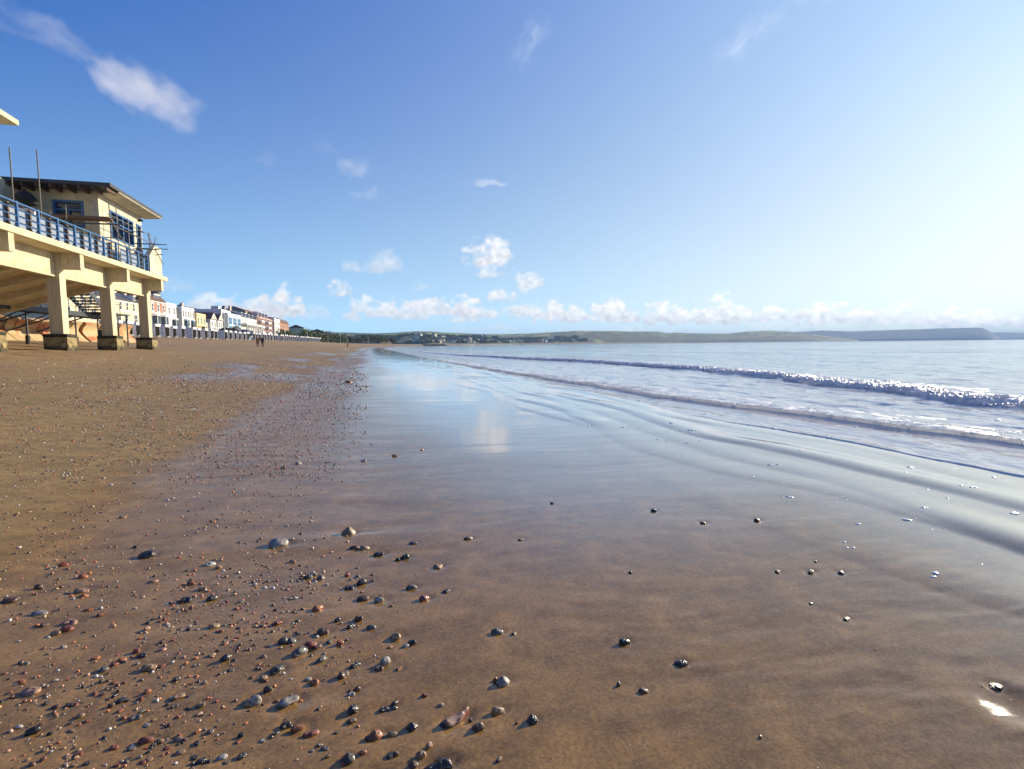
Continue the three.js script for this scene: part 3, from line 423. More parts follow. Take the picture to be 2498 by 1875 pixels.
const range = (a, b, st) => Array.from({ length: Math.round((b - a) / st) + 1 }, (_, i) => a + i * st);
const fieldColour = (az, t) => {
  // a patchwork of pasture, stubble and scrub, with dark hedgerows between and woods low down
  const wx = fbm(az * 0.4, t * 3, 3) * 1.2, u = az / 1.9 + t * 0.9 + wx, v = t * 3.4 + fbm(az * 0.35 + 8, 2, 2) * 1.4, iu = Math.floor(u), iv = Math.floor(v), h = hash(iu + 50, iv + 9), fu = Math.abs(u - iu - 0.5), fv = Math.abs(v - iv - 0.5);
  let c = h < 0.38 ? [0.15, 0.23, 0.05] : h < 0.66 ? [0.085, 0.14, 0.035] : h < 0.84 ? [0.24, 0.23, 0.09] : [0.05, 0.066, 0.028];
  if (fu > 0.46 || fv > 0.44) c = [0.012, 0.018, 0.01];
  const wood = sstep(0.0, 0.22, fbm(az * 0.55 + 20, t * 4.5, 4) + 0.58 - t * 0.82); c = c.map((x, i) => mix(x, [0.030, 0.045, 0.020][i], wood));
  if (t < 0.045) c = [0.30, 0.24, 0.16];
  const n = 1 + 0.35 * fbm(az * 5, t * 22, 3); return c.map((x) => x * n);
};
const HILL_SKY = [[-62, 1.5], [-30, 1.4], [-10, 1.2], [-5.4, 1.27], [-3.4, 1.41], [-0.9, 1.33], [0.7, 1.28], [2.5, 1.34], [4.7, 1.47], [6.2, 1.46], [8.1, 1.31], [10.4, 1.2], [12.8, 1.09], [16.5, 1.13], [19.3, 1.26], [22.2, 1.37], [26.7, 1.26], [30.3, 1.16], [33, 0.7]], HILL_FOOT = [[-62, 1900], [0, 1750], [6, 1500], [10, 1750], [16, 2500], [24, 3000], [33, 3900]];
ridge('hills', range(-62, 33, 0.12), HILL_SKY, HILL_FOOT, 1300, fieldColour, 0.35);
const slopeY = (az, D) => ridgeY(az, (D - lerpTable(HILL_FOOT, az)) / 1300, HILL_SKY, HILL_FOOT, 1300, 0.35);
ridge('hills', range(27, 48, 0.12), [[27, 0.55], [29, 0.75], [32, 1.04], [34.5, 0.92], [37.1, 0.86], [38.7, 1.03], [40.2, 1.09], [42.4, 0.97], [44, 0.7], [46, 0.4], [48, 0.1]], [[27, 4300], [38, 4700], [48, 5600]], 1400, (az, t) => fieldColour(az + 300, t * 0.9), 0.25);
ridge('headland', range(40, 57.4, 0.1), [[40, 0.6], [42, 0.86], [45, 1.0], [45.6, 0.98], [47.2, 0.87], [49, 0.91], [52.8, 0.97], [55.2, 1.0], [56.3, 0.97], [56.75, 0.72], [57.1, 0.4], [57.4, 0.1]], [[40, 8600], [57, 10500]], 1500, (az, t) => [0.018, 0.026, 0.02], 0.1);
ridge('headland', range(55, 72, 0.2), [[55, 0.5], [57.2, 0.58], [58.8, 0.52], [62, 0.45], [66, 0.3], [70, 0.1], [72, 0.02]], [[55, 14000], [72, 15000]], 1500, () => [0.02, 0.028, 0.022], 0.05);
// ---------- the pavilion on its concrete legs ----------
const cream = new THREE.MeshStandardMaterial({ color: lin(0.68, 0.585, 0.375), roughness: 0.75, map: wear, bumpMap: again(roughBump, 0.8, 0.8), bumpScale: 0.006 });
const creamPale = new THREE.MeshStandardMaterial({ color: lin(0.66, 0.6, 0.44), roughness: 0.75, map: wear, bumpMap: again(roughBump, 0.8, 0.8), bumpScale: 0.006 });
const blue = M(0.025, 0.11, 0.27, 0.4), steel = M(0.03, 0.038, 0.048, 0.5), tube = M(0.13, 0.115, 0.10, 0.6), boardMat = M(0.22, 0.12, 0.06, 0.85);
const dim = new THREE.MeshPhysicalMaterial({ color: lin(0.05, 0.07, 0.09), roughness: 0.08, ior: 1.5 }), dark = new THREE.MeshPhysicalMaterial({ color: lin(0.012, 0.012, 0.013), roughness: 0.95, specularIntensity: 0.15 });
const footTex = tex(256, 256, (u, v) => { const a = fbm(u * 5, v * 5, 5, 5, 5), wet = sstep(0.75, 0.25, v + 0.35 * a); return [mix(0.62, 0.22, wet) + a * 0.15, mix(0.55, 0.2, wet) + a * 0.13, mix(0.38, 0.13, wet) + a * 0.1]; });
const footMat = new THREE.MeshStandardMaterial({ map: again(footTex, 0.9, 0.9), roughness: 0.9, bumpMap: again(roughBump, 1.5, 1.5), bumpScale: 0.03 });
{
  const p = thing('pavilion', 'cream concrete seaside pavilion raised on columns over the sand with blue railings', 'pavilion', [-22, 1.4, -36]);
  const g = (list) => [].concat(list).map((o) => o.translate(22, -1.4, 36));
  const add = (name, geos, m, parent = p) => part(name, g(geos), m, parent);
  const box = (x0, x1, y0, y1, s0, s1) => bx(x0, x1, y0, y1, -s1, -s0);
  // deck slab on its sloping underside
  add('deck_slab', box(-28, -15.2, 6.81, 7.12, 18, 48.3), cream);
  const cols = [22.9, 28.9, 35.0, 40.95, 47.0];
  cols.forEach((s, i) => {
    const taper = (x0, x1, y0, y1, s0, s1) => { const b = new THREE.BoxGeometry(x1 - x0, y1 - y0, s1 - s0, 3, 6, 3), q = b.attributes.position; for (let k = 0; k < q.count; k++) { const t = q.getY(k) / (y1 - y0) + 0.5, w = 1 + 0.05 * fbm(t * 2.4 + i * 5, i + (q.getX(k) > 0 ? 3 : 0), 2) + 0.04 * (1 - t); q.setX(k, q.getX(k) * w); q.setZ(k, q.getZ(k) * w); } b.computeVertexNormals(); b.translate((x0 + x1) / 2, (y0 + y1) / 2, -(s0 + s1) / 2); return b; };
    const c = add('column', taper(-16.86, -16.25, 2.2, 6.81, s, s + 0.6), cream);
    // haunch where the column opens into the beam
    add('haunch', [prismX([[-s - 0.6, 5.53], [-s - 1.15, 5.53], [-s - 0.6, 5.0]], -16.8, -16.45)], cream, c);
    const f = add('footing', box(-17.1, -16.0, 0.9, 2.4, s - 0.22, s + 0.82), footMat);
    const q = f.geometry.attributes.position; for (let k = 0; k < q.count; k++) { const n = (j) => 0.03 * vn(q.getX(k) * 9 + j + s, q.getY(k) * 7 + q.getZ(k) * 11); q.setXYZ(k, q.getX(k) + n(1), q.getY(k) + n(2), q.getZ(k) + n(3)); } f.geometry.computeVertexNormals();
    add('bracket', box(-16.25, -15.27, 5.97, 6.808, s + 0.1, s + 0.5), cream);
  });
  for (let i = 0; i + 1 < cols.length; i++) add('beam', box(-16.86, -16.42, 5.53, 6.808, cols[i] + 0.6, cols[i + 1]), cream);
  add('beam', box(-16.86, -16.42, 5.7, 6.808, 47.6, 48.25), cream);
  // raking slab with ribs, sloping down to the promenade wall
  add('raking_slab', prismZ([[-16.88, 5.86], [-26.2, 3.06], [-26.2, 3.3], [-16.88, 6.1]], -41.5, -18), cream);
  for (const s of [20, 23, 26, 29, 32, 35, 38, 41.2]) add('rib', prismZ([[-16.88, 5.5], [-26.2, 2.7], [-26.2, 3.058], [-16.88, 5.858]], -s - 0.3, -s), cream);
  // railing: posts, four rails, pale boards behind
  const posts = []; for (let s = 44.75; s > 18.5; s -= 1.66) posts.push(s);
  const railing = add('railing', [7.36, 7.66, 7.98].map((y) => rod(V(-15.33, y, -18.4), V(-15.33, y, -44.9), 0.026, 8)).concat(box(-15.4, -15.27, 8.24, 8.3, 18.4, 44.9)), blue);
  for (const s of posts) { const b = box(-15.38, -15.28, 7.12, 8.34, s, s + 0.11), c = rod(V(-15.34, 7.5, -s - 0.07), V(-15.62, 7.12, -s - 0.3), 0.03, 6); add('post', [b, c], blue, railing); }
  const panelMat = M(0.20, 0.25, 0.33, 0.6), studMat = M(0.14, 0.09, 0.06, 0.8);
  posts.forEach((s, i) => { if (s < 40 || s > 42.5) add('hoarding_panel', box(-15.75, -15.72, 7.14, 8.22, s - 1.56, s - 0.02), panelMat); if (i % 1 === 0 && s < 41) add('stud', box(-15.715, -15.62, 7.125, 8.3, s - 0.02, s + 0.1), studMat); });
  // white end wall of the deck, its corner cut away
  add('end_wall', prismX([[-44.95, 6.9], [-47.3, 6.9], [-47.3, 9.15], [-46.05, 9.2], [-44.95, 8.3]], -15.55, -15.22), creamPale);
  // upper room
  const front = [], near = [];
  front.push(box(-16.65, -16.25, 7.12, 8.9, 40.1, 46.8), box(-16.65, -16.25, 10.72, 11.5, 40.1, 46.8), box(-16.65, -16.25, 8.9, 10.72, 40.1, 41.6), box(-16.65, -16.25, 8.9, 10.72, 45.2, 45.75), box(-16.65, -16.25, 8.9, 10.72, 46.6, 46.8));
  near.push(box(-22, -16.655, 7.12, 9.2, 40.1, 40.4), box(-22, -16.655, 10.84, 11.5, 40.1, 40.4), box(-22, -18.7, 9.2, 10.84, 40.1, 40.4), box(-17.05, -16.655, 9.2, 10.84, 40.1, 40.4));
  add('front_wall', front, creamPale); add('side_wall', near, cream);
  add('rear_wall', [box(-22, -16.655, 7.12, 11.5, 46.5, 46.8), box(-22, -21.7, 7.12, 11.5, 40.4, 46.5)], cream);
  const win = (name, bars, pane) => { const w = add(name, bars, blue); add('pane', pane, dim, w); };
  win('window', [box(-16.4, -16.2, 8.9, 9.0, 41.6, 45.2), box(-16.4, -16.2, 10.6, 10.72, 41.6, 45.2), ...[41.6, 42.5, 43.4, 44.3, 45.08].map((s) => box(-16.39, -16.21, 9.0, 10.6, s, s + 0.12)), box(-16.38, -16.22, 9.95, 10.03, 41.72, 45.08)], box(-16.45, -16.42, 8.9, 10.72, 41.6, 45.2));
  win('door', [box(-16.4, -16.2, 8.9, 9.05, 45.75, 46.6), box(-16.4, -16.2, 10.57, 10.72, 45.75, 46.6), box(-16.39, -16.21, 9.05, 10.57, 45.75, 45.9), box(-16.39, -16.21, 9.05, 10.57, 46.45, 46.6)], box(-16.45, -16.42, 8.9, 10.72, 45.75, 46.6));
  win('window', [box(-18.7, -17.05, 9.2, 9.32, 40.05, 40.2), box(-18.7, -17.05, 10.7, 10.84, 40.05, 40.2), box(-18.7, -18.55, 9.32, 10.7, 40.06, 40.19), box(-17.2, -17.05, 9.32, 10.7, 40.06, 40.19), box(-18.55, -17.2, 10.2, 10.32, 40.07, 40.18), box(-17.9, -17.84, 9.32, 10.2, 40.08, 40.17)], box(-18.7, -17.05, 9.2, 10.84, 40.24, 40.27));
  // flat roof: open rafters under the near edge, boarded soffit towards the sea
  const roofMat = M(0.035, 0.04, 0.05, 0.7), raft = M(0.09, 0.05, 0.035, 0.8);
  const roof = add('roof', box(-22.3, -15.0, 11.5, 11.7, 38.7, 47.3), roofMat);
  add('soffit', prismZ([[-16.2, 11.36], [-15.03, 11.44], [-15.03, 11.498], [-16.2, 11.498]], -47.25, -40.0), creamPale, roof);
  for (let x = -21.8; x < -15.3; x += 0.72) add('rafter', box(x, x + 0.1, 11.28, 11.498, 38.78, 40.08), raft, roof);
  // the main block beyond the left edge, with a blue roof rail and its own higher canopy
  add('main_block', box(-28, -20.35, 7.12, 11.55, 18, 40.09), creamPale);
  add('roof_rail', [rod(V(-20.5, 11.95, -18), V(-20.5, 11.95, -38.5), 0.035, 6), rod(V(-20.5, 11.72, -18), V(-20.5, 11.72, -38.5), 0.03, 6), ...[20, 24, 28, 32, 35.5, 37, 38.4].map((s) => rod(V(-20.5, 11.55, -s), V(-20.5, 11.97, -s), 0.03, 6))], blue);
  add('upper_block', box(-28, -20.9, 11.55, 13.2, 18, 29.5), creamPale);
  add('canopy', box(-28, -16.0, 12.36, 12.6, 18, 31.88), cream);
  add('alarm_box', box(-20.34, -20.2, 10.9, 11.15, 36.9, 37.15), M(0.4, 0.05, 0.04, 0.5));
  add('lamp', [box(-16.24, -16.0, 11.0, 11.12, 46.2, 46.4)], dark);
}
// a dark rounded cover by the side wall
{
  const t = thing('parasol', 'folded black parasol standing on the deck before the shaded cream wall', 'parasol', [-19.35, 7.12, -38.6]);
  part('pole', rod(V(0, 0, 0), V(0, 3.0, 0), 0.04), steel, t);
  part('canopy', new THREE.LatheGeometry([[0.02, 4.1], [0.12, 3.98], [0.3, 3.9], [0.55, 3.55], [0.62, 3.3], [0.5, 3.22], [0.3, 3.2], [0.02, 3.2]].map(([x, y]) => new THREE.Vector2(x, y - 0.2)), 14), M(0.012, 0.012, 0.014, 0.9), t);
  part('base', new THREE.CylinderGeometry(0.3, 0.34, 0.12, 14).translate(0, 0.06, 0), steel, t);
  part('cover', bx(-0.45, 0.5, 0.3, 2.75, -0.2, 0.2), M(0.5, 0.52, 0.55, 0.8), t);
}
// scaffolding round the upper room
{
  const t = thing('scaffold', 'scaffolding of steel tubes and brown boards round the upper room', 'scaffold', [-15.9, 7.12, -40]);
  const L = (x, y, s) => V(x + 15.9, y - 7.12, -s + 40), pole = (x, s, top) => part('upright', rod(L(x, 7.12, s), L(x, top, s), 0.03), tube, t);
  pole(-15.85, 30.7, 10.95); pole(-15.85, 32.9, 11.6);
  for (const [x, s, top] of [[-15.6, 39.9, 10.75], [-15.6, 40.9, 10.95], [-15.6, 42.6, 10.4], [-15.6, 44.6, 9.9], [-17.9, 38.1, 9.7], [-16.9, 37.6, 10.0], [-15.6, 46.2, 10.2]]) pole(x, s, top);
  for (const [y, s] of [[9.42, 38.1], [9.42, 39.7], [9.25, 39.0], [8.5, 39.3]]) part('transom', rod(L(-18.6, y, s), L(-14.7, y, s), 0.032), tube, t);
  for (const [y, s, x1] of [[9.55, 42.7, -14.7], [9.3, 42.9, -15.0], [9.1, 44.7, -14.5], [8.75, 44.9, -14.6], [9.35, 46.3, -14.5], [9.0, 46.2, -14.4], [8.6, 46.3, -14.8]]) part('transom', rod(L(-16.2, y, s), L(x1, y, s), 0.032), steel, t);
  for (const y of [8.35, 9.45, 10.0]) part('ledger', rod(L(-15.55, y, 39.6), L(-15.55, y - 0.02, 46.4), 0.03), tube, t);
  for (const [u, v] of [[L(-15.5, 9.6, 39.8), L(-15.5, 8.1, 42.4)], [L(-15.5, 7.9, 45.9), L(-15.2, 9.9, 46.3)], [L(-15.5, 9.9, 45.7), L(-14.9, 7.9, 46.6)]]) part('brace', rod(u, v, 0.028), tube, t);
  for (let i = 0; i < 5; i++) part('board', bx(-18.5 + 15.9 + i * 0.05, -14.95 + 15.9 - i * 0.06, 2.36 + (i % 2) * 0.02, 2.41 + (i % 2) * 0.02, 1.9 - i * 0.27 - 0.23, 1.9 - i * 0.27), boardMat, t);
  for (let i = 0; i < 3; i++) part('board', bx(-0.15 - i * 0.24, 0.07 - i * 0.24, 1.2 + i * 0.01, 1.25 + i * 0.01, -6.3, -4.4), M(0.33, 0.22, 0.1, 0.85), t);
}
// curved promenade wall with rust stains, in cast lengths
{
  const t = thing('sea_wall', 'curved concrete sea wall with rust stains behind the pavilion columns', 'wall', [-26, 1.5, -48]);
  const stainAndShade = (k) => { const tx = tex(128, 128, (u, v) => { const rust = sstep(0.15, 0.55, fbm(u * 4 + k * 3, v * 0.7, 3) + 0.22) * (0.35 + 0.65 * v), deckShade = sstep(0.1, 0.5, fbm(u * 3 + k * 7, v * 0.8 + 5, 3) + (k < 2 ? 0.45 : k === 2 ? 0.2 : -0.25)), n = fbm(u * 14, v * 14, 3) * 0.08; let c = [0.72 + n, 0.62 + n, 0.46 + n]; c = c.map((x, i) => mix(x, [0.62, 0.27, 0.10][i], rust * 0.8)); c = c.map((x, i) => mix(x, [0.17, 0.15, 0.13][i], deckShade * 0.85)); return c; }); return new THREE.MeshStandardMaterial({ map: again(tx, 0.3, 0.34), roughness: 0.9, bumpMap: again(roughBump, 1, 1), bumpScale: 0.02 }); };  // rust stains; the near lengths also have the deck's shadow painted in
  const prof = []; for (let i = 0; i <= 12; i++) { const a = i / 12; prof.push([1.75 - 1.75 * Math.sin(a * 1.75) * 0.95 + (a > 0.7 ? (a - 0.7) * 1.6 : 0), a * 2.35]); }
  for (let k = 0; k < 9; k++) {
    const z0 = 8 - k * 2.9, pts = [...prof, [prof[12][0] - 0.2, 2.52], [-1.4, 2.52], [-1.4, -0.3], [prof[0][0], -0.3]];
    const w = part('wall_length', prismZ(pts.map(([x, y]) => [x + k * 0.03 + (k > 4 ? (k - 4) * 0.22 : 0), y + (k % 3) * 0.03]), z0 - 2.84, z0), stainAndShade(k), t); w.geometry.computeVertexNormals();
  }
}
// steel walkway and stair between pavilion and promenade
{
  const t = thing('footbridge', 'dark steel footbridge with railings behind the pavilion columns', 'bridge', [-22.5, 4.4, -48]);
  part('deck', [bx(-0.6, 0.6, 0, 0.1, -9, 8), bx(-0.62, -0.5, -0.25, 0, -9, 8), bx(0.5, 0.62, -0.25, 0, -9, 8)], steel, t);
  for (const x of [-0.58, 0.58]) part('handrail', [rod(V(x, 1.15, 8), V(x, 1.15, -9), 0.03, 6), rod(V(x, 0.65, 8), V(x, 0.65, -9), 0.02, 6), ...Array.from({ length: 12 }, (_, i) => rod(V(x, 0.1, 8 - i * 1.54), V(x, 1.15, 8 - i * 1.54), 0.025, 6))], steel, t);
  for (const z of [7, 3.5, 0, -3.5]) { part('brace', rod(V(0.55, -0.1, z), V(-2.6, -1.5, z + 1.4), 0.05, 6), steel, t); part('brace', rod(V(-0.55, -0.1, z), V(-2.6, -1.2, z), 0.04, 6), steel, t); }
  for (const [x, z] of [[0.5, -1.2], [0.5, -8.6], [-0.5, -8.6], [0.5, 5]]) { const l = part('leg', rod(V(x, 0, z), V(x, -2.9, z), 0.06, 8), steel, t); part('socket', rod(V(x, -3, z), V(x, -1.9, z), 0.13, 10), M(0.05, 0.045, 0.04, 0.9), l); }
}
{
  const t = thing('staircase', 'dark open steel staircase rising from the footbridge behind the middle column', 'stairs', [-21.6, 4.4, -50.2]);
  const n = 13; for (let i = 0; i < n; i++) part('tread', bx(-0.75, 0.75, 0.08 + i * 0.205, 0.18 + i * 0.205, -1.6 + i * 0.42 - 0.02, -1.6 + i * 0.42 + 0.3), steel, t);
  for (const x of [-0.78, 0.78]) part('stringer', prismX([[-1.8, 0], [-1.5, 0], [4.0, 2.68], [4.0, 2.95], [3.7, 2.95], [-1.8, 0.25]], x - 0.03, x + 0.03), steel, t);
  for (const x of [-0.78, 0.78]) part('handrail', [rod(V(x, 1.1, -1.6), V(x, 3.8, 3.8), 0.03, 6), ...[0, 1, 2, 3].map((i) => rod(V(x, 0.15 + i * 0.82, -1.5 + i * 1.7), V(x, 1.15 + i * 0.84, -1.5 + i * 1.7), 0.025, 6))], steel, t);
  part('landing', bx(-1.2, 1.4, 0, 0.1, -4.2, -1.6), steel, t);
  for (const [x, z] of [[-1, -4], [1.2, -4], [1.2, -1.8]]) part('leg', rod(V(x, 0, z), V(x, -2.8, z), 0.06, 8), steel, t);
}
{
  const t = thing('post', 'thick black post standing in the sand right of the middle column', 'post', [-19.1, 1.6, -46.2]);
  part('shaft', rod(V(0, -0.4, 0), V(0, 1.25, 0), 0.17, 12), M(0.012, 0.02, 0.026, 0.5), t); part('cap', new THREE.CylinderGeometry(0.12, 0.18, 0.1, 12).translate(0, 1.3, 0), M(0.012, 0.02, 0.026, 0.5), t);
  const b = thing('boat', 'orange sit-on boat lying on the sand before the huts', 'boat', [-31.5, 3.15, -82]); b.rotation.y = 0.5;
  const hull = new THREE.SphereGeometry(1, 18, 10); { const p = hull.attributes.position; for (let i = 0; i < p.count; i++) { const z = p.getZ(i); p.setXYZ(i, p.getX(i) * 0.36 * (1 - 0.4 * z * z), p.getY(i) * (p.getY(i) > 0 ? 0.12 : 0.24) + 0.05 * z * z + 0.2, z * 1.7); } hull.computeVertexNormals(); }
  part('hull', hull, M(0.72, 0.16, 0.03, 0.4), b); part('seat', bx(-0.17, 0.17, 0.29, 0.4, -0.3, 0.15), M(0.03, 0.03, 0.03, 0.7), b);
}

// ---------- beach huts ----------
const white = new THREE.MeshStandardMaterial({ color: lin(0.74, 0.74, 0.76), roughness: 0.6, map: again(wearTex, 0.5, 0.5) });
{
  const hutX = (s) => -37 + (s - 111) * (13.5 / 220);
  const make = () => {
    const t = new THREE.Group();
    part('wall', [bx(-2.2, -0.05, -0.3, 2.05, 0.92, 0.97), bx(-2.2, -0.05, -0.3, 2.05, -0.97, -0.92), bx(-2.2, -2.15, -0.3, 2.05, -0.92, 0.92)], white, t);
    part('roof', bx(-2.26, 0.02, 2.052, 2.14, -1.04, 1.04), white, t);
    part('fascia', bx(-0.045, 0.10, 1.72, 2.2, -1.02, 1.02), white, t);
    part('door', [bx(-0.1, -0.045, -0.25, 1.72, -0.915, 0.915)], dark, t);  // black panel put in for the shade inside the open doorway
    part('step', bx(-0.04, 0.25, -0.4, 0.06, -0.7, 0.7), M(0.3, 0.28, 0.25, 0.9), t);
    return t;
  };
  const first = make(); let used = false;
  const xs = [295, 321, 346, 367, 390.6, 416.6, 435.6, 455.8, 478.6, 493.3, 507.6, 521.6, 534.6, 556.7, 569.6, 580, 591.5, 601, 609, 623, 631.4, 639.6, 647, 654, 661, 667.5, 673, 680, 689, 694, 699, 704, 710, 715, 720, 724.7, 729.7, 736.5, 741, 745, 749, 752.4, 755.7, 759, 762, 765, 768, 770.8, 773.5, 776, 778.6, 781.2, 783.6, 786];
  xs.forEach((px, i) => {
    const a = Math.tan(Math.atan((px - 1249) / 1300) + 15 * RAD); let s = 120; for (let k = 0; k < 40; k++) s = hutX(s) / a;
    const o = used ? first.clone() : first; used = true; o.name = numbered('beach_hut'); o.position.set(hutX(s) + 0.25 * vn(i * 3.7, 1), groundY(hutX(s), s) + 0.12, -s); o.rotation.y = -0.061 + 0.03 * vn(i * 1.9, 5); o.scale.setScalar(1 + 0.04 * vn(i * 2.3, 8)); scene.add(o);
    const own = ['white beach hut seen between the near and middle pavilion columns', 'beach hut just right of the middle pavilion column', 'white beach hut with open dark door left of the far pavilion column', 'beach hut partly behind the far pavilion column', 'nearest beach hut clear of the pavilion, below the red-brick house', 'beach hut below the small white house next to the red-brick one', 'beach hut below the grey-roofed house with white chimney', 'beach hut below the flat-topped white house', 'first beach hut below the yellow house', 'second beach hut below the yellow house', 'first beach hut below the gabled houses', 'second beach hut below the gabled houses', 'third beach hut below the gabled houses', 'first beach hut below the blue-glazed hotel wing, after a wide gap', 'second beach hut below the blue-glazed hotel wing', 'third beach hut below the blue-glazed hotel wing', 'first beach hut below the pillared veranda', 'second beach hut below the pillared veranda', 'last beach hut before the blue kiosk', 'first beach hut past the blue kiosk', 'beach hut right behind the person in yellow', 'beach hut right behind the person in dark clothes'];
    tag(o, own[i] ?? (i < 27 ? 'small white beach hut in the run below the brick apartment block' : 'tiny white beach hut in the far run past the brick blocks'), 'beach hut', i < 22 ? 'white beach huts along the top of the beach' : i < 27 ? 'beach huts below the brick apartment block' : 'far beach huts past the brick blocks');
  });
}

// ---------- the town along the promenade ----------
const HM = {
  cream: M(0.78, 0.66, 0.44, 0.8, { map: wear }), white: M(0.80, 0.78, 0.72, 0.8, { map: wear }), yellow: M(0.80, 0.63, 0.36, 0.8, { map: wear }), red: M(0.48, 0.21, 0.14, 0.85, { map: wear }), brick: M(0.26, 0.11, 0.08, 0.85, { map: wear }), brown: M(0.45, 0.22, 0.12, 0.85, { map: wear }),
  pale: M(0.74, 0.62, 0.46, 0.8, { map: wear }), slate: M(0.07, 0.07, 0.085, 0.7), tile: M(0.2, 0.075, 0.045, 0.8), brownTile: M(0.12, 0.065, 0.045, 0.8), black: M(0.025, 0.025, 0.03, 0.6), grey: M(0.2, 0.19, 0.18, 0.8), trim: M(0.80, 0.78, 0.73, 0.6), glass: new THREE.MeshPhysicalMaterial({ color: lin(0.03, 0.04, 0.05), roughness: 0.12 }), blueGlass: new THREE.MeshPhysicalMaterial({ color: lin(0.05, 0.14, 0.26), roughness: 0.1 }), blueFrame: M(0.48, 0.6, 0.7, 0.5), stone: M(0.5, 0.42, 0.32, 0.9), wood: M(0.2, 0.1, 0.05, 0.8), pot: M(0.45, 0.16, 0.07, 0.8), green: M(0.3, 0.5, 0.4, 0.7),
};
// A house whose front faces the sea. Local axes: x = 0 is the front, -x behind it; z runs from -w/2 (far) to w/2 (near); y from the ground.
function windowOn(parent, face, u, y, w, h, o = {}) {
  const fr = [], f = o.frame ?? 0.1, put = (u0, u1, y0, y1, d0, d1) => face === 'front' ? bx(d0, d1, y0, y1, u0, u1) : bx(u0, u1, y0, y1, d0, d1), d = o.at ?? 0;
  fr.push(put(u - w / 2 - f, u + w / 2 + f, y + h, y + h + f, d - 0.02, d + 0.12), put(u - w / 2 - f * 1.5, u + w / 2 + f * 1.5, y - f, y, d - 0.02, d + 0.2), put(u - w / 2 - f, u - w / 2, y, y + h, d - 0.02, d + 0.1), put(u + w / 2, u + w / 2 + f, y, y + h, d - 0.02, d + 0.1), put(u - w / 2, u + w / 2, y + h * 0.5 - 0.04, y + h * 0.5 + 0.04, d - 0.02, d + 0.06));
  if (w > 1.6) fr.push(put(u - 0.04, u + 0.04, y, y + h, d - 0.02, d + 0.065));
  const win = part('window', fr, o.m ?? HM.trim, parent); part('pane', put(u - w / 2, u + w / 2, y, y + h, d + 0.005, d + 0.03), o.glass ?? HM.glass, win); return win;
}
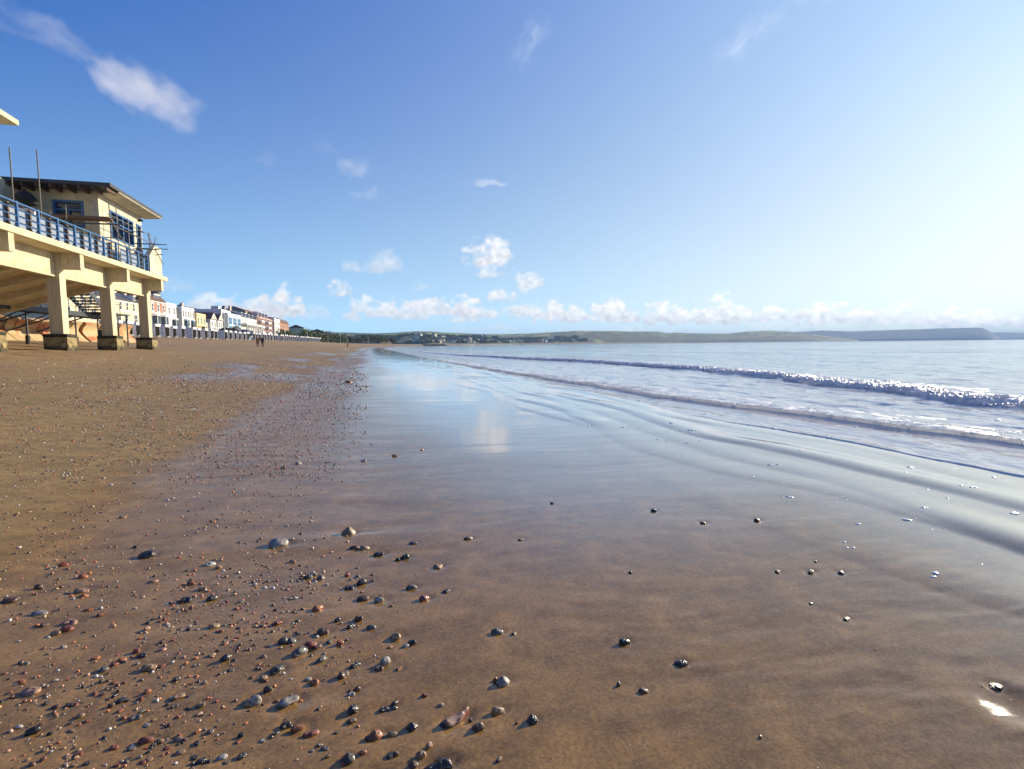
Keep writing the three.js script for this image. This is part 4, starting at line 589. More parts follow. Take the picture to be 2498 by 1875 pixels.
function house(name, label, category, o) {
  const w = o.s1 - o.s0, D = o.depth ?? 12, H = o.eave - 3.9, t = thing(name, label, category, [o.x, 3.9, -(o.s0 + o.s1) / 2], o.group);
  const wall = part('wall', bx(-D, 0, -0.6, H, -w / 2, w / 2), o.wall, t);
  const R = o.ridge ? o.ridge - 3.9 : H + 3, rm = o.roofMat ?? HM.slate;
  let roof;
  if (o.roof === 'flat') { roof = part('parapet', [bx(-D - 0.05, 0.18, H, H + 0.28, -w / 2 - 0.05, w / 2 + 0.05), bx(-D, 0.02, H + 0.28, H + 0.85, -w / 2, w / 2)], o.trim ?? HM.trim, t); }
  if (o.roof === 'long') roof = part('roof', prismZ([[-D - 0.3, H], [0.35, H], [0.35, H + 0.12], [-D / 2, R], [-D - 0.3, H + 0.12]], -w / 2 - 0.1, w / 2 + 0.1), rm, t);
  if (o.roof === 'gable') roof = part('roof', prismX([[-w / 2 - 0.2, H], [w / 2 + 0.2, H], [0, R]], -D, 0.3), rm, t);
  if (o.roof === 'mansard') roof = part('roof', [prismZ([[-D, H], [0.25, H], [-1.6, H + (R - H) * 0.75], [-D / 2, R], [-D + 1.6, H + (R - H) * 0.75]], -w / 2, w / 2)], rm, t);
  for (const [z, x, h, b] of o.chimneys ?? []) { const c = part('chimney', bx(x - 0.5, x + 0.5, H - 0.5, R + h, z - (b ?? 0.9), z + (b ?? 0.9)), o.stack ?? HM.stone, roof); for (let i = -1; i <= 1; i++) c.add(part('chimney_pot', rod(V(x, R + h, z + i * 0.5), V(x, R + h + 0.6, z + i * 0.5), 0.14, 8), HM.pot, c)); }
  for (const [z, y, dw, dh] of o.dormers ?? []) { const d = part('dormer', [bx(-3.2, -0.6, y - 3.9, y - 3.9 + dh, z - dw / 2, z + dw / 2), bx(-3.3, -0.4, y - 3.9 + dh, y - 3.9 + dh + 0.15, z - dw / 2 - 0.15, z + dw / 2 + 0.15)], HM.trim, roof); for (let i = 0; i < Math.max(1, Math.round(dw / 1.1)); i++) { const n = Math.max(1, Math.round(dw / 1.1)), cw = dw / n; part('pane', bx(-0.6, -0.56, y - 3.9 + 0.25, y - 3.9 + dh - 0.2, z - dw / 2 + i * cw + 0.12, z - dw / 2 + (i + 1) * cw - 0.12), HM.glass, d); } }
  if (o.bands) for (const y of o.bands) part('string_course', bx(0, 0.14, y - 3.9, y - 3.9 + 0.25, -w / 2 - 0.02, w / 2 + 0.02), o.trim ?? HM.trim, t);
  for (const [y, n, ww, hh, off] of o.rows ?? []) for (let i = 0; i < n; i++) windowOn(t, 'front', (off ?? 0) + w * ((i + 0.5) / n - 0.5), y - 3.9, ww, hh, { m: o.frameMat, glass: o.glassMat, frame: o.frame });
  for (const [x, y, ww, hh] of o.side ?? []) { const v = windowOn(t, 'side', x, y - 3.9, ww, hh, { at: w / 2 }); }
  // projecting bays with windows on three sides
  for (const [z, y0, y1, bw, bd] of o.bays ?? []) {
    const b = part('bay', prismY([[0, z - bw / 2], [bd, z - bw / 4], [bd, z + bw / 4], [0, z + bw / 2]], y0 - 3.9, y1 - 3.9), o.bayMat ?? HM.trim, t), floors = Math.max(1, Math.round((y1 - y0) / 3.4)), fh = (y1 - y0) / floors;
    for (let f = 0; f < floors; f++) { const yb = y0 - 3.9 + f * fh + 0.8, yt = yb + fh - 1.3; part('pane', bx(bd + 0.01, bd + 0.04, yb, yt, z - bw / 4 + 0.1, z + bw / 4 - 0.1), o.glassMat ?? HM.glass, b); const sl = new THREE.PlaneGeometry(Math.hypot(bd, bw / 4) * 0.72, yt - yb); for (const e of [-1, 1]) { const q = sl.clone(); q.rotateY(Math.atan2(bd, 0) + 0); q.rotateY(-e * (Math.PI / 2 - Math.atan2(bw / 4, bd)) ); q.translate(bd / 2 + 0.03, (yb + yt) / 2, z + e * (bw * 3 / 8 + 0.03)); part('pane', q, o.glassMat ?? HM.glass, b); } }
  }
  if (o.balconies) for (const [z, y, bw, bd] of o.balconies) part('balcony', [bx(0, bd, y - 3.9, y - 3.75, z - bw / 2, z + bw / 2), bx(bd - 0.08, bd, y - 3.75, y - 2.85, z - bw / 2, z + bw / 2), bx(0, bd - 0.08, y - 3.75, y - 2.85, z + bw / 2 - 0.08, z + bw / 2)], HM.trim, t);
  return { t, w, H, R, D, roof, wall };
}
function prismY(pts, y0, y1) { const s = new THREE.Shape(pts.map(([x, z]) => new THREE.Vector2(x, -z))); const g = new THREE.ExtrudeGeometry(s, { depth: y1 - y0, bevelEnabled: false }); g.rotateX(-Math.PI / 2); g.translate(0, y0, 0); return g; }
const FX = -62, terr = 'houses of the terrace along the promenade';
for (let i = 0; i < 4; i++) house('terraced_house', ['cream terraced house glimpsed between near and middle pavilion columns', 'cream terraced house with slate roof just left of the middle pavilion column', 'cream terraced house with white dormer seen between middle and far columns', 'cream terraced house with white dormer hard left of the red-brick house'][i], 'house', { x: FX, s0: [133, 144, 155.5, 167.5][i], s1: [143.9, 155.4, 167.4, 179.6][i], eave: 14.1, ridge: 17.2, roof: 'long', wall: HM.cream, bands: [13.6, 11.2], rows: [[11.7, 3, 1.0, 1.9], [8.3, 2, 1.9, 2.3], [4.6, 2, 1.9, 2.2]], dormers: [[1.5, 14.5, 1.7, 1.5]], chimneys: [[-4.9, -5.5, 1.0]], group: terr });
house('large_house', 'large house with long black roof rising behind the cream terrace', 'house', { x: -74, s0: 186, s1: 216, eave: 16.6, ridge: 21.2, roof: 'long', roofMat: HM.black, wall: HM.grey, depth: 16, rows: [[12, 7, 1.2, 2]], chimneys: [[8, -8, 0.5]] });
{
  const h = house('brick_house', 'red-brick house with white bay windows and brown roof just right of the far column', 'house', { x: FX, s0: 180.6, s1: 194.2, eave: 15.9, ridge: 18.6, roof: 'mansard', roofMat: HM.brownTile, wall: HM.red, bands: [15.4, 12.0], rows: [[12.7, 3, 1.3, 2.1]], bays: [[3.4, 4.2, 11.7, 4.2, 1.3], [-3.4, 4.2, 11.7, 4.2, 1.3]], dormers: [[-1.5, 16.3, 4.6, 1.6], [5, 16.3, 1.6, 1.4]], chimneys: [[-6.2, -4, 1.4]], stack: HM.pot, frame: 0.32 });
  part('turret', [new THREE.CylinderGeometry(1.5, 1.5, 2.4, 8).translate(-2.2, h.H + 2.2, -5), new THREE.ConeGeometry(1.9, 1.3, 8).translate(-2.2, h.H + 4.0, -5)], HM.slate, h.t);
}
house('white_house', 'small white house with grey roof and big chimney next to the red-brick house', 'house', { x: FX, s0: 194.4, s1: 203.6, eave: 15.2, ridge: 17.2, roof: 'flat', wall: HM.white, rows: [[12.7, 2, 1.0, 1.8]], bays: [[-1.5, 4.5, 11.2, 3.6, 1.1]], group: terr });
house('grey_roofed_house', 'house with steep grey roof and white chimney behind the small white house', 'house', { x: -64, s0: 199, s1: 208.9, eave: 14.6, ridge: 17.3, roof: 'long', wall: HM.grey, roofMat: HM.slate, rows: [[11, 3, 1, 1.8]], chimneys: [[-3.6, -4.6, 0.7, 1.1]], stack: HM.white });
house('white_house', 'flat-topped white house with five upper windows left of the yellow house', 'house', { x: FX, s0: 209.1, s1: 222.6, eave: 15.0, roof: 'flat', wall: HM.white, rows: [[12.4, 5, 1.0, 1.9], [9.2, 3, 1.8, 2.4], [5, 3, 1.8, 2.4]], bays: [[3.6, 4.2, 11.6, 2.6, 0.9], [-3.6, 4.2, 11.6, 2.6, 0.9]], bayMat: HM.blueFrame, group: terr });
house('yellow_house', 'small yellow-cream house with flat cornice between white house and gabled houses', 'house', { x: FX + 0.5, s0: 223.6, s1: 235, eave: 13.6, roof: 'flat', wall: HM.yellow, trim: HM.yellow, rows: [[10.6, 3, 1.1, 2], [6, 3, 1.1, 2.2]], chimneys: [], group: terr });
{
  for (const [i, s0] of [[0, 243.5], [1, 254.4]]) {
    const h = house('gabled_house', ['white gabled house with timber trim and red roof right of the yellow house', 'white gabled house with timber trim next to the tall white hotel'][i], 'house', { x: FX, s0, s1: s0 + 8.6, eave: 13.2, ridge: 16.0, roof: 'gable', roofMat: HM.tile, wall: HM.white, rows: [[10.2, 2, 1.4, 1.8]], bays: [[0, 4.3, 9.8, 4, 1.1]], group: terr });
    part('gable_wall', prismX([[-h.w / 2, h.H], [h.w / 2, h.H], [0, h.R - 0.25]], 0.305, 0.36), HM.white, h.t);
    part('timber', [bx(0.365, 0.45, h.H + 0.9, h.H + 1.05, -1.9, 1.9), bx(0.365, 0.45, h.H - 0.1, h.H + 0.1, -4.3, 4.3), bx(0.365, 0.45, h.H + 0.1, h.H + 2.3, -0.08, 0.08)], HM.wood, h.t);
  }
  house('low_house', 'low white house with grey roof behind the shrubs right of the yellow house', 'house', { x: FX - 1, s0: 235.6, s1: 243.2, eave: 11.6, ridge: 14.8, roof: 'long', wall: HM.white, rows: [[8.4, 2, 1.2, 1.8]] });
  house('large_house', 'house with long dark panelled roof above the red gabled houses', 'house', { x: -76, s0: 278, s1: 311, eave: 17.6, ridge: 21.2, roof: 'long', roofMat: HM.black, wall: HM.white, depth: 15, rows: [[12, 8, 1.2, 2]], chimneys: [[14, -7, 0.8, 1.4]] });
}
{
  const h = house('hotel', 'tall white hotel with parapet gable and chimneys behind the blue-glazed bays', 'hotel', { x: FX - 0.6, s0: 263.4, s1: 280, eave: 17.6, ridge: 18.4, roof: 'flat', wall: HM.white, rows: [[14.2, 4, 1.2, 2], [10.8, 4, 1.2, 2]] });
  part('gable', prismX([[-2.6, h.H + 0.8], [2.6, h.H + 0.8], [0, h.H + 2.9]], -1.4, -0.2), HM.grey, h.t); part('turret', bx(-4, -1, h.H + 0.85, h.H + 2.2, 5.5, 8.2), HM.white, h.t);
  const b = house('hotel_wing', 'pale blue hotel wing with tall blue-glazed bay windows on two floors', 'hotel', { x: FX + 1.4, s0: 265.8, s1: 291.4, eave: 16.2, roof: 'flat', wall: HM.white, trim: HM.blueFrame, depth: 8 });
  for (const [z, w] of [[8.8, 7.2], [0.2, 7.6], [-8.4, 7]]) for (const [y0, y1] of [[1.0, 3.9], [4.4, 7.3], [7.8, 11.2]]) windowOn(b.t, 'front', z, y0 + 0.2, w - 0.8, y1 - y0 - 0.3, { m: HM.blueFrame, glass: HM.blueGlass, frame: 0.3 });
  for (const y of [3.9, 7.35, 11.4]) part('string_course', bx(0, 0.35, y, y + 0.4, -12.8, 12.8), HM.blueFrame, b.t);
  for (const [y0] of [[4.6], [8.0]]) windowOn(b.t, 'side', -4, y0, 5.5, 2.7, { at: 12.8, m: HM.blueFrame, glass: HM.blueGlass, frame: 0.3 });
}
{
  const h = house('hotel', 'long white hotel with slate roof, dormers and a pillared veranda', 'hotel', { x: FX + 0.8, s0: 291.8, s1: 334, eave: 16.8, ridge: 20.6, roof: 'long', wall: HM.white, trim: HM.trim, rows: [[13.7, 9, 1.3, 2.1], [5.2, 6, 1.9, 2.8]], dormers: [[13, 17.4, 2, 1.7], [5, 17.4, 2, 1.7], [-4, 17.4, 2, 1.7], [-13, 17.4, 2, 1.7]], chimneys: [[18, -5, 1.2, 1.3], [-18, -5, 1, 1.3]], bands: [16.2] });
  const v = part('veranda', bx(0, 3.4, 8.9, 9.5, -21, 21), HM.trim, h.t); for (let i = 0; i < 9; i++) part('pillar', rod(V(3.1, -0.4, -20.4 + i * 5.1), V(3.1, 8.9, -20.4 + i * 5.1), 0.28, 10), HM.trim, v);
}
{
  const h = house('apartment_block', 'dark red-brick apartment block with white balconies and large gable', 'apartment block', { x: FX, s0: 339, s1: 391, eave: 19.6, ridge: 25.0, roof: 'long', roofMat: HM.tile, wall: HM.brick, depth: 24, rows: [[16.6, 10, 1.6, 2], [13.4, 10, 1.6, 2], [10.2, 10, 1.6, 2], [7, 10, 1.6, 2]], bands: [19.0], balconies: [[19, 16, 9, 2.2], [19, 12.8, 9, 2.2], [19, 9.6, 9, 2.2], [-4, 16, 9, 2.2], [-4, 12.8, 9, 2.2], [-4, 9.6, 9, 2.2]], side: [[-6, 20.4, 2.4, 1.8], [-7, 13, 1.4, 1.8], [-16, 13, 1.4, 1.8]], dormers: [[18, 20.2, 3, 2], [8, 20.2, 3, 2], [-2, 20.2, 3, 2], [-12, 20.2, 3, 2]], chimneys: [[-20, -10, -0.5]] });
  part('gable_wall', prismZ([[-24.1, h.H], [0.1, h.H], [-12, h.R - 0.3]], 26.11, 26.2), HM.grey, h.t); part('white_band', bx(-24.2, 0.25, h.H - 0.9, h.H - 0.1, 26.02, 26.3), HM.trim, h.t);
  house('white_block', 'plain white block of flats between the two brick blocks', 'apartment block', { x: FX + 1, s0: 392, s1: 416, eave: 20.0, roof: 'flat', wall: HM.white, rows: [[16.6, 5, 1.6, 1.8], [13.2, 5, 1.6, 1.8], [9.8, 5, 1.6, 1.8], [6.4, 5, 1.6, 1.8]] });
  house('apartment_block', 'orange-brown brick block with mansard roof, last of the tall row', 'apartment block', { x: FX + 1, s0: 417, s1: 461, eave: 18.9, ridge: 23.2, roof: 'mansard', roofMat: HM.brownTile, wall: HM.brown, depth: 20, rows: [[15.6, 9, 1.5, 1.9], [12.4, 9, 1.5, 1.9], [9, 9, 1.5, 1.9]], dormers: [[16, 19.4, 2, 2], [8, 19.4, 2, 2], [0, 19.4, 2, 2], [-8, 19.4, 2, 2], [-16, 19.4, 2, 2]] });
}
[['small house with pale green wall behind dark trees past the brick blocks', 466, 478, 16.6, HM.green], ['white house with dark roof among trees past the brick blocks', 480, 494, 14.6, HM.white], ['pale stone house among trees, farther along the promenade', 498, 514, 14.2, HM.pale], ['dark-roofed house on the rise where the tree line ends', 560, 590, 16, HM.grey]].forEach(([l, s0, s1, e, m]) => house('detached_house', l, 'house', { x: FX + 2 + coast(s0), s0, s1, eave: e, ridge: e + 2.6, roof: 'long', wall: m, rows: [[e - 3.2, 4, 1.4, 1.8], [e - 6.4, 4, 1.4, 1.8]] }));
// shelter and kiosk between the huts
{
  const t = thing('shelter', 'low shelter with a dark pitched roof behind the huts', 'shelter', [-44.5, 4, -212]);
  part('roof', prismZ([[-5, 2.6], [2.6, 2.6], [0.6, 4.0], [-3.4, 4.1]], -11, 11), M(0.10, 0.085, 0.08, 0.8), t); part('wall', bx(-4.6, -4.4, -0.3, 2.6, -10.5, 10.5), HM.grey, t);
  for (const z of [-10, -5, 0, 5, 10]) part('post', rod(V(2.2, -0.3, z), V(2.2, 2.6, z), 0.09, 8), HM.trim, t);
  const k = thing('kiosk', 'small blue kiosk standing in a gap of the hut row', 'kiosk', [-33.5, 3.5, -172]);
  part('body', bx(-2.4, 0, -0.4, 2.5, -1.9, 1.9), M(0.06, 0.14, 0.26, 0.6), k); part('roof', prismZ([[-2.7, 2.5], [0.3, 2.5], [-1.2, 3.1]], -2.1, 2.1), M(0.08, 0.14, 0.2, 0.6), k); part('counter', bx(0, 0.4, 1.0, 1.1, -1.4, 1.4), HM.trim, k); part('hatch', bx(0.005, 0.05, 1.1, 2.1, -1.3, 1.3), dark, k);
}
// lamp posts
{
  const make = (h) => { const t = new THREE.Group(); part('post', rod(V(0, -0.3, 0), V(0, h, 0), 0.11, 8, 0.07), HM.trim, t); part('arm', [rod(V(0, h - 0.1, 0), V(0.9, h + 0.15, 0), 0.04, 6), rod(V(0, h - 0.1, 0), V(-0.9, h + 0.15, 0), 0.04, 6)], HM.trim, t); for (const x of [-0.95, 0.95]) part('lantern', new THREE.SphereGeometry(0.2, 10, 6).scale(1.4, 0.6, 1).translate(x, h + 0.12, 0), HM.grey, t); return t; };
  const first = make(9.3); let n = 0;
  for (const [x, s, l] of [[-43, 184, 'white lamp post in front of the blue-glazed hotel wing'], [-43, 233, 'white lamp post in front of the pillared veranda'], [-43, 300, 'white lamp post in front of the orange-brown brick block'], [-42, 370, 'white lamp post beside the dark trees past the brick blocks'], [-41, 358, 'lamp post beyond the huts'], [-38, 440, 0], [-36, 500, 0], [-34, 530, 0], [-26, 640, 0]].filter((q, i) => i !== 4)) {
    const o = n++ ? first.clone() : first; o.name = numbered('lamp_post'); o.position.set(x + coast(s), 4, -s); scene.add(o); tag(o, l || 'distant white lamp post along the end of the hut row', 'lamp post', l ? undefined : 'far lamp posts at the end of the hut row');
  }
  const f = thing('flagpole', 'bare pole standing at the beach end before the white buildings', 'pole', [-14, 3.6, -600]); part('pole', rod(V(0, -0.5, 0), V(0, 11, 0), 0.14, 8, 0.08), HM.grey, f); part('truck', new THREE.SphereGeometry(0.2, 8, 6).translate(0, 11.1, 0), HM.grey, f);
}
// shrubs and trees: crowns of many leaf-sized faces on short stems
function crownGeo(rx, ry, rz, n, leaf, sd) {
  const P = [], keep = seed; seed = sd; const lobes = Array.from({ length: 9 }, () => [rr(-0.6, 0.6) * rx, rr(0.35, 1.25) * ry, rr(-0.6, 0.6) * rz, rr(0.35, 0.62)]);
  for (let i = 0; i < n; i++) { const [lx, ly, lz, lr] = lobes[i % 9], a = rr(0, 6.283), c = rr(-1, 1), q = Math.sqrt(1 - c * c), d = Math.pow(rnd(), 0.4); const o = V(lx + Math.cos(a) * q * d * lr * rx, Math.max(0.05, ly + c * d * lr * ry * 0.9), lz + Math.sin(a) * q * d * lr * rz), u = V(rr(-1, 1), rr(-1, 1), rr(-1, 1)).normalize(), v = V(rr(-1, 1), rr(-1, 1), rr(-1, 1)).cross(u).normalize(), k = leaf * rr(0.6, 1.4); const A = o.clone().addScaledVector(u, -k), B = o.clone().addScaledVector(v, k * 0.5), C = o.clone().addScaledVector(u, k), E = o.clone().addScaledVector(v, -k * 0.5); for (const p of [A, B, C, A, C, E]) P.push(p.x, p.y, p.z); }
  seed = keep; const g = new THREE.BufferGeometry(); g.setAttribute('position', new THREE.Float32BufferAttribute(P, 3)); g.computeVertexNormals(); return g;
}
const leafMats = [[0.042, 0.062, 0.02], [0.06, 0.075, 0.028], [0.032, 0.046, 0.022]].map(([r, g, b]) => new THREE.MeshPhysicalMaterial({ color: lin(r * 1.6, g * 1.6, b * 1.6), roughness: 0.9, side: THREE.DoubleSide })), bark = M(0.06, 0.045, 0.03, 0.9);
{
  const crowns = [0, 1, 2].map((i) => crownGeo(1, 1, 1, 1100, 0.12, 77 + i * 13));
  const plant = (kind, label, cat, group, x, y, s, rx, h, rz, i) => { const t = thing(kind, label, cat, [x, y, -s], group); const c = part('crown', crowns[i % 3].clone().scale(rx, h / 1.75, rz), leafMats[i % 3], t); c.position.y = kind === 'tree' ? h * 0.12 : 0; part(kind === 'tree' ? 'trunk' : 'stem', [rod(V(0, -0.4, 0), V(0.1, h * 0.62, 0.1), 0.05 * h + 0.03, 8, 0.02 * h), rod(V(0, h * 0.3, 0), V(rx * 0.4, h * 0.7, rz * 0.3), 0.02 * h, 6), rod(V(0, h * 0.25, 0), V(-rx * 0.4, h * 0.65, -rz * 0.3), 0.02 * h, 6)], bark, t); };
  const sh = 'shrubs of the promenade garden behind the huts';
  const spots = [[193, 200, 5.0], [200, 207, 4.0], [207, 214, 4.6], [214, 222, 4.0], [236, 243, 6.6], [243, 250, 5.8], [250, 258, 5.4], [258, 266, 4.4], [266, 274, 5.0], [274, 284, 4.8], [284, 296, 4.2], [296, 308, 3.8]];
  spots.forEach(([a, b, h], i) => plant('shrub', ['round dark shrub in front of the small white house', 'low shrub with spiky outline left of the flat-topped white house', 'brownish shrub in front of the flat-topped white house', 'low shrub at the corner of the yellow house', 'tall dark shrub mass in front of the low white house', 'green shrub in front of the first gabled house', 'green shrub in front of the second gabled house', 'shrub at the foot of the lamp post by the blue-glazed wing', 0, 0, 0, 0][i] || 'dark shrub in the strip below the hotels', 'shrub', sh, -51 + (i % 3), 4.0, (a + b) / 2, 2.6 + (i % 2), h, (b - a) * 0.75, i));
  const trees = [[318, 7.2, -46], [332, 6.6, -45], [345, 5.4, -47], [396, 8.0, -47], [409, 9.4, -46], [423, 9, -46], [438, 10, -47], [454, 9.4, -46], [470, 9.8, -45], [488, 9, -46], [508, 10.5, -45], [530, 9.5, -46], [556, 10, -45], [586, 8, -44], [620, 8.6, -42], [652, 9, -38], [700, 11, -36], [730, 12.5, -32], [765, 13, -28], [800, 11, -24], [830, 9.5, -18]];
  trees.forEach(([s, h, x], i) => plant('tree', i < 3 ? ['dark rounded tree at the left of the brick apartment block', 'dark rounded tree hiding the foot of the brick apartment block', 'low dark tree beside the brick block balconies'][i] : i < 12 ? 'dark rounded tree in the thick row past the brick blocks' : 'distant dark tree between the promenade and the white buildings', 'tree', i < 3 ? undefined : i < 12 ? 'trees in the row past the brick blocks' : 'distant trees at the beach end', x + coast(s), 3.9, s, h * 0.62, h, h * 0.95, i));
}
// buildings at the far end of the beach
{
  const far = (name, label, cat, o) => house(name, label, cat, o);
  far('white_house', 'white stepped building with terraces among the distant trees left of the flagpole', 'building', { x: -40 + 36 + coast(713) - 36, s0: 700, s1: 724, eave: 12.4, roof: 'flat', wall: HM.white, rows: [[9.4, 3, 4, 2], [6, 3, 4, 2]], balconies: [[0, 9, 22, 3], [0, 5.8, 22, 5]] });
  const b = far('pavilion_building', 'long low white building with two glazed storeys at the beach end', 'building', { x: 6, s0: 880, s1: 912, eave: 12.6, roof: 'flat', wall: HM.white, rows: [[9.2, 5, 5, 2], [5.2, 5, 5, 2.4]], depth: 24, balconies: [[0, 8.4, 31, 2.5]] });
  for (const y of [1.4, 5.3]) windowOn(b.t, 'side', -12, y, 20, 2.0, { at: 16, frame: 0.2 });
  for (let i = 0; i < 9; i++) { const s0 = 1010 + i * 11, h = far('villa', 'gabled villa with tall chimneys in the far terrace at the beach end', 'house', { x: 22 + i * 3.2, s0, s1: s0 + 10.6, eave: 13.6 - (i > 5 ? 1.5 : 0), ridge: 19.5 - (i > 5 ? 1.5 : 0), roof: 'gable', roofMat: i % 2 ? HM.slate : HM.brownTile, wall: HM.pale, depth: 14, rows: [[10.5, 2, 1.6, 2.2], [6, 2, 1.6, 2.4]], chimneys: [[4.6, -6, 1.6]], group: 'gabled villas in the far terrace' }); }
  const n = thing('breakwater', 'low dark rock breakwater at the far end of the beach', 'breakwater', [coast(1150) + 8, 0, -1150]);
  const rocks = []; for (let i = 0; i < 60; i++) { const g = new THREE.IcosahedronGeometry(rr(1.2, 2.6), 1); const p = g.attributes.position; for (let k = 0; k < p.count; k++) { const q = 1 + 0.3 * vn(p.getX(k) * 0.8 + i * 5, p.getY(k) * 0.8 + p.getZ(k)); p.setXYZ(k, p.getX(k) * q, p.getY(k) * q * 0.7, p.getZ(k) * q); } g.computeVertexNormals(); g.translate(rr(-20, 34), rr(-0.4, 1.6), rr(-6, 6)); rocks.push(g); }
  stuff(part('rock', rocks, M(0.035, 0.035, 0.035, 0.9), n)); delete n.children[0].userData.label; part('crest', bx(-18, 30, 1.6, 3.2, -2, 2), M(0.05, 0.045, 0.04, 0.9), n);
}
// the village and woods on the slopes across the bay
{
  const make = (m, rm) => { const t = new THREE.Group(); part('wall', bx(-5, 5, -3, 6, -6.5, 6.5), m, t); part('roof', prismZ([[-5.5, 6], [5.5, 6], [0, 9.6]], -6.8, 6.8), rm, t); for (const z of [-3.6, 0, 3.6]) part('window', bx(5.01, 5.1, 2.4, 4.4, z - 0.9, z + 0.9), HM.glass, t); for (const z of [-2.4, 2.4]) part('window', bx(z - 0.9, z + 0.9, 2.4, 4.4, 6.51, 6.6), HM.glass, t); return t; };
  const kinds = [make(HM.white, HM.slate), make(HM.pale, HM.brownTile), make(HM.white, HM.tile)], fresh = [true, true, true];
  for (let i = 0; i < 84; i++) {
    const az = i < 64 ? rr(4.6, 12.6) : rr(14.5, 21), foot = lerpTable(HILL_FOOT, az), D = foot + 72 + (i < 64 ? rr(5, i < 26 ? 120 : 400) : rr(5, 90)), k = i % 3;
    const o = fresh[k] ? kinds[k] : kinds[k].clone(); fresh[k] = false; o.name = numbered('village_house'); const sc = (i % 9 === 0 ? 2.0 : rr(0.8, 1.35)) ; o.scale.set(sc * (i % 9 === 0 ? 0.7 : 1), i % 9 === 0 ? 1.1 : rr(0.8, 1.05), sc); o.position.set(Math.sin(az * RAD) * D, slopeY(az, D), -Math.cos(az * RAD) * D); o.rotation.y = rr(-0.9, 0.5); scene.add(o);
    tag(o, i < 64 ? 'tiny pale house among trees on the slope across the bay' : 'tiny pale house low on the shore below the green fields', 'house', i < 64 ? 'houses of the village across the bay' : 'houses below the green fields');
  }
  const g = crownGeo(1, 1, 1, 90, 0.42, 501), n = 9000, o = new THREE.InstancedMesh(g, leafMats[0], n), m = new THREE.Matrix4(), q = new THREE.Quaternion(), col = new THREE.Color();
  let k = 0, guard = 0;
  while (k < n && guard++ < 90000) { const az = rnd() < 0.7 ? rr(-4, 13.5) : rr(13, 23), foot = lerpTable(HILL_FOOT, az), D = foot + 78 + Math.pow(rnd(), 1.4) * (az < 13.5 ? 420 : 300); if (fbm(az * 1.3, D * 0.006, 3) < -0.06) continue; const h = rr(3.5, 8); m.compose(V(Math.sin(az * RAD) * D, slopeY(az, D) - 1, -Math.cos(az * RAD) * D), q.setFromAxisAngle(V(0, 1, 0), rr(0, 6)), V(h * 0.8, h * 0.6, h * 0.8)); o.setMatrixAt(k, m); const c = rr(0.7, 1.3); o.setColorAt(k++, col.setRGB(c, c * rr(0.9, 1.05), c * 0.9)); }
  o.count = k; o.name = 'woodland'; shade(o); scene.add(o); stuff(o, 'dark woods on the slopes round the village across the bay', 'woodland');
}
// small boats off the far shore
for (const [az, D, l] of [[16.1, 2100, 'tiny dark boat on the water left, below the green hill'], [19.9, 2300, 'tiny dark boat on the water farther right, below the green hill']]) {
  const t = thing('boat', l, 'boat', [Math.sin(az * RAD) * D, 0, -Math.cos(az * RAD) * D]); const h = new THREE.SphereGeometry(1, 14, 8), p = h.attributes.position; for (let i = 0; i < p.count; i++) p.setXYZ(i, p.getX(i) * 5.5, Math.min(p.getY(i), 0.25) * 1.6 + 1.0 + 0.5 * p.getX(i) ** 2, p.getZ(i) * 1.6 * (1 - 0.5 * p.getX(i) ** 2)); h.computeVertexNormals(); part('hull', h, M(0.03, 0.03, 0.04, 0.6), t); part('cabin', bx(-1.8, 1, 1.2, 3, -1, 1), M(0.2, 0.2, 0.2, 0.6), t);
}

// ---------- people ----------
function blobMesh(bones, res, half, centre) {
  // a smooth skin round tapered bones [ax, ay, az, bx, by, bz, ra, rb]
  const mc = new MarchingCubes(res, new THREE.MeshBasicMaterial(), false, false, 60000), k = 0.035; mc.isolation = 0;
  for (let z = 0; z < res; z++) for (let y = 0; y < res; y++) for (let x = 0; x < res; x++) {
    const px = centre[0] + (x / (res / 2) - 1) * half, py = centre[1] + (y / (res / 2) - 1) * half, pz = centre[2] + (z / (res / 2) - 1) * half; let acc = 0, any = false, m = 1e9;
    for (const [ax, ay, az, bx_, by, bz, ra, rb] of bones) { const dx = bx_ - ax, dy = by - ay, dz = bz - az, L = dx * dx + dy * dy + dz * dz + 1e-9, t = clamp(((px - ax) * dx + (py - ay) * dy + (pz - az) * dz) / L), d = Math.hypot(px - ax - dx * t, py - ay - dy * t, pz - az - dz * t) - mix(ra, rb, t); if (!any) { m = d; any = true; } else { const h = clamp(0.5 + 0.5 * (d - m) / k); m = mix(d, m, h) - k * h * (1 - h); } }
    mc.field[z * res * res + y * res + x] = -m;
  }
  mc.update(); const n = mc.count, g = new THREE.BufferGeometry(), P = new Float32Array(n * 3); for (let i = 0; i < n; i++) { P[i * 3] = centre[0] + mc.positionArray[i * 3] * half; P[i * 3 + 1] = centre[1] + mc.positionArray[i * 3 + 1] * half; P[i * 3 + 2] = centre[2] + mc.positionArray[i * 3 + 2] * half; }
  g.setAttribute('position', new THREE.BufferAttribute(P, 3)); g.setAttribute('normal', new THREE.BufferAttribute(mc.normalArray.slice(0, n * 3), 3)); g.computeVertexNormals(); return g;
}
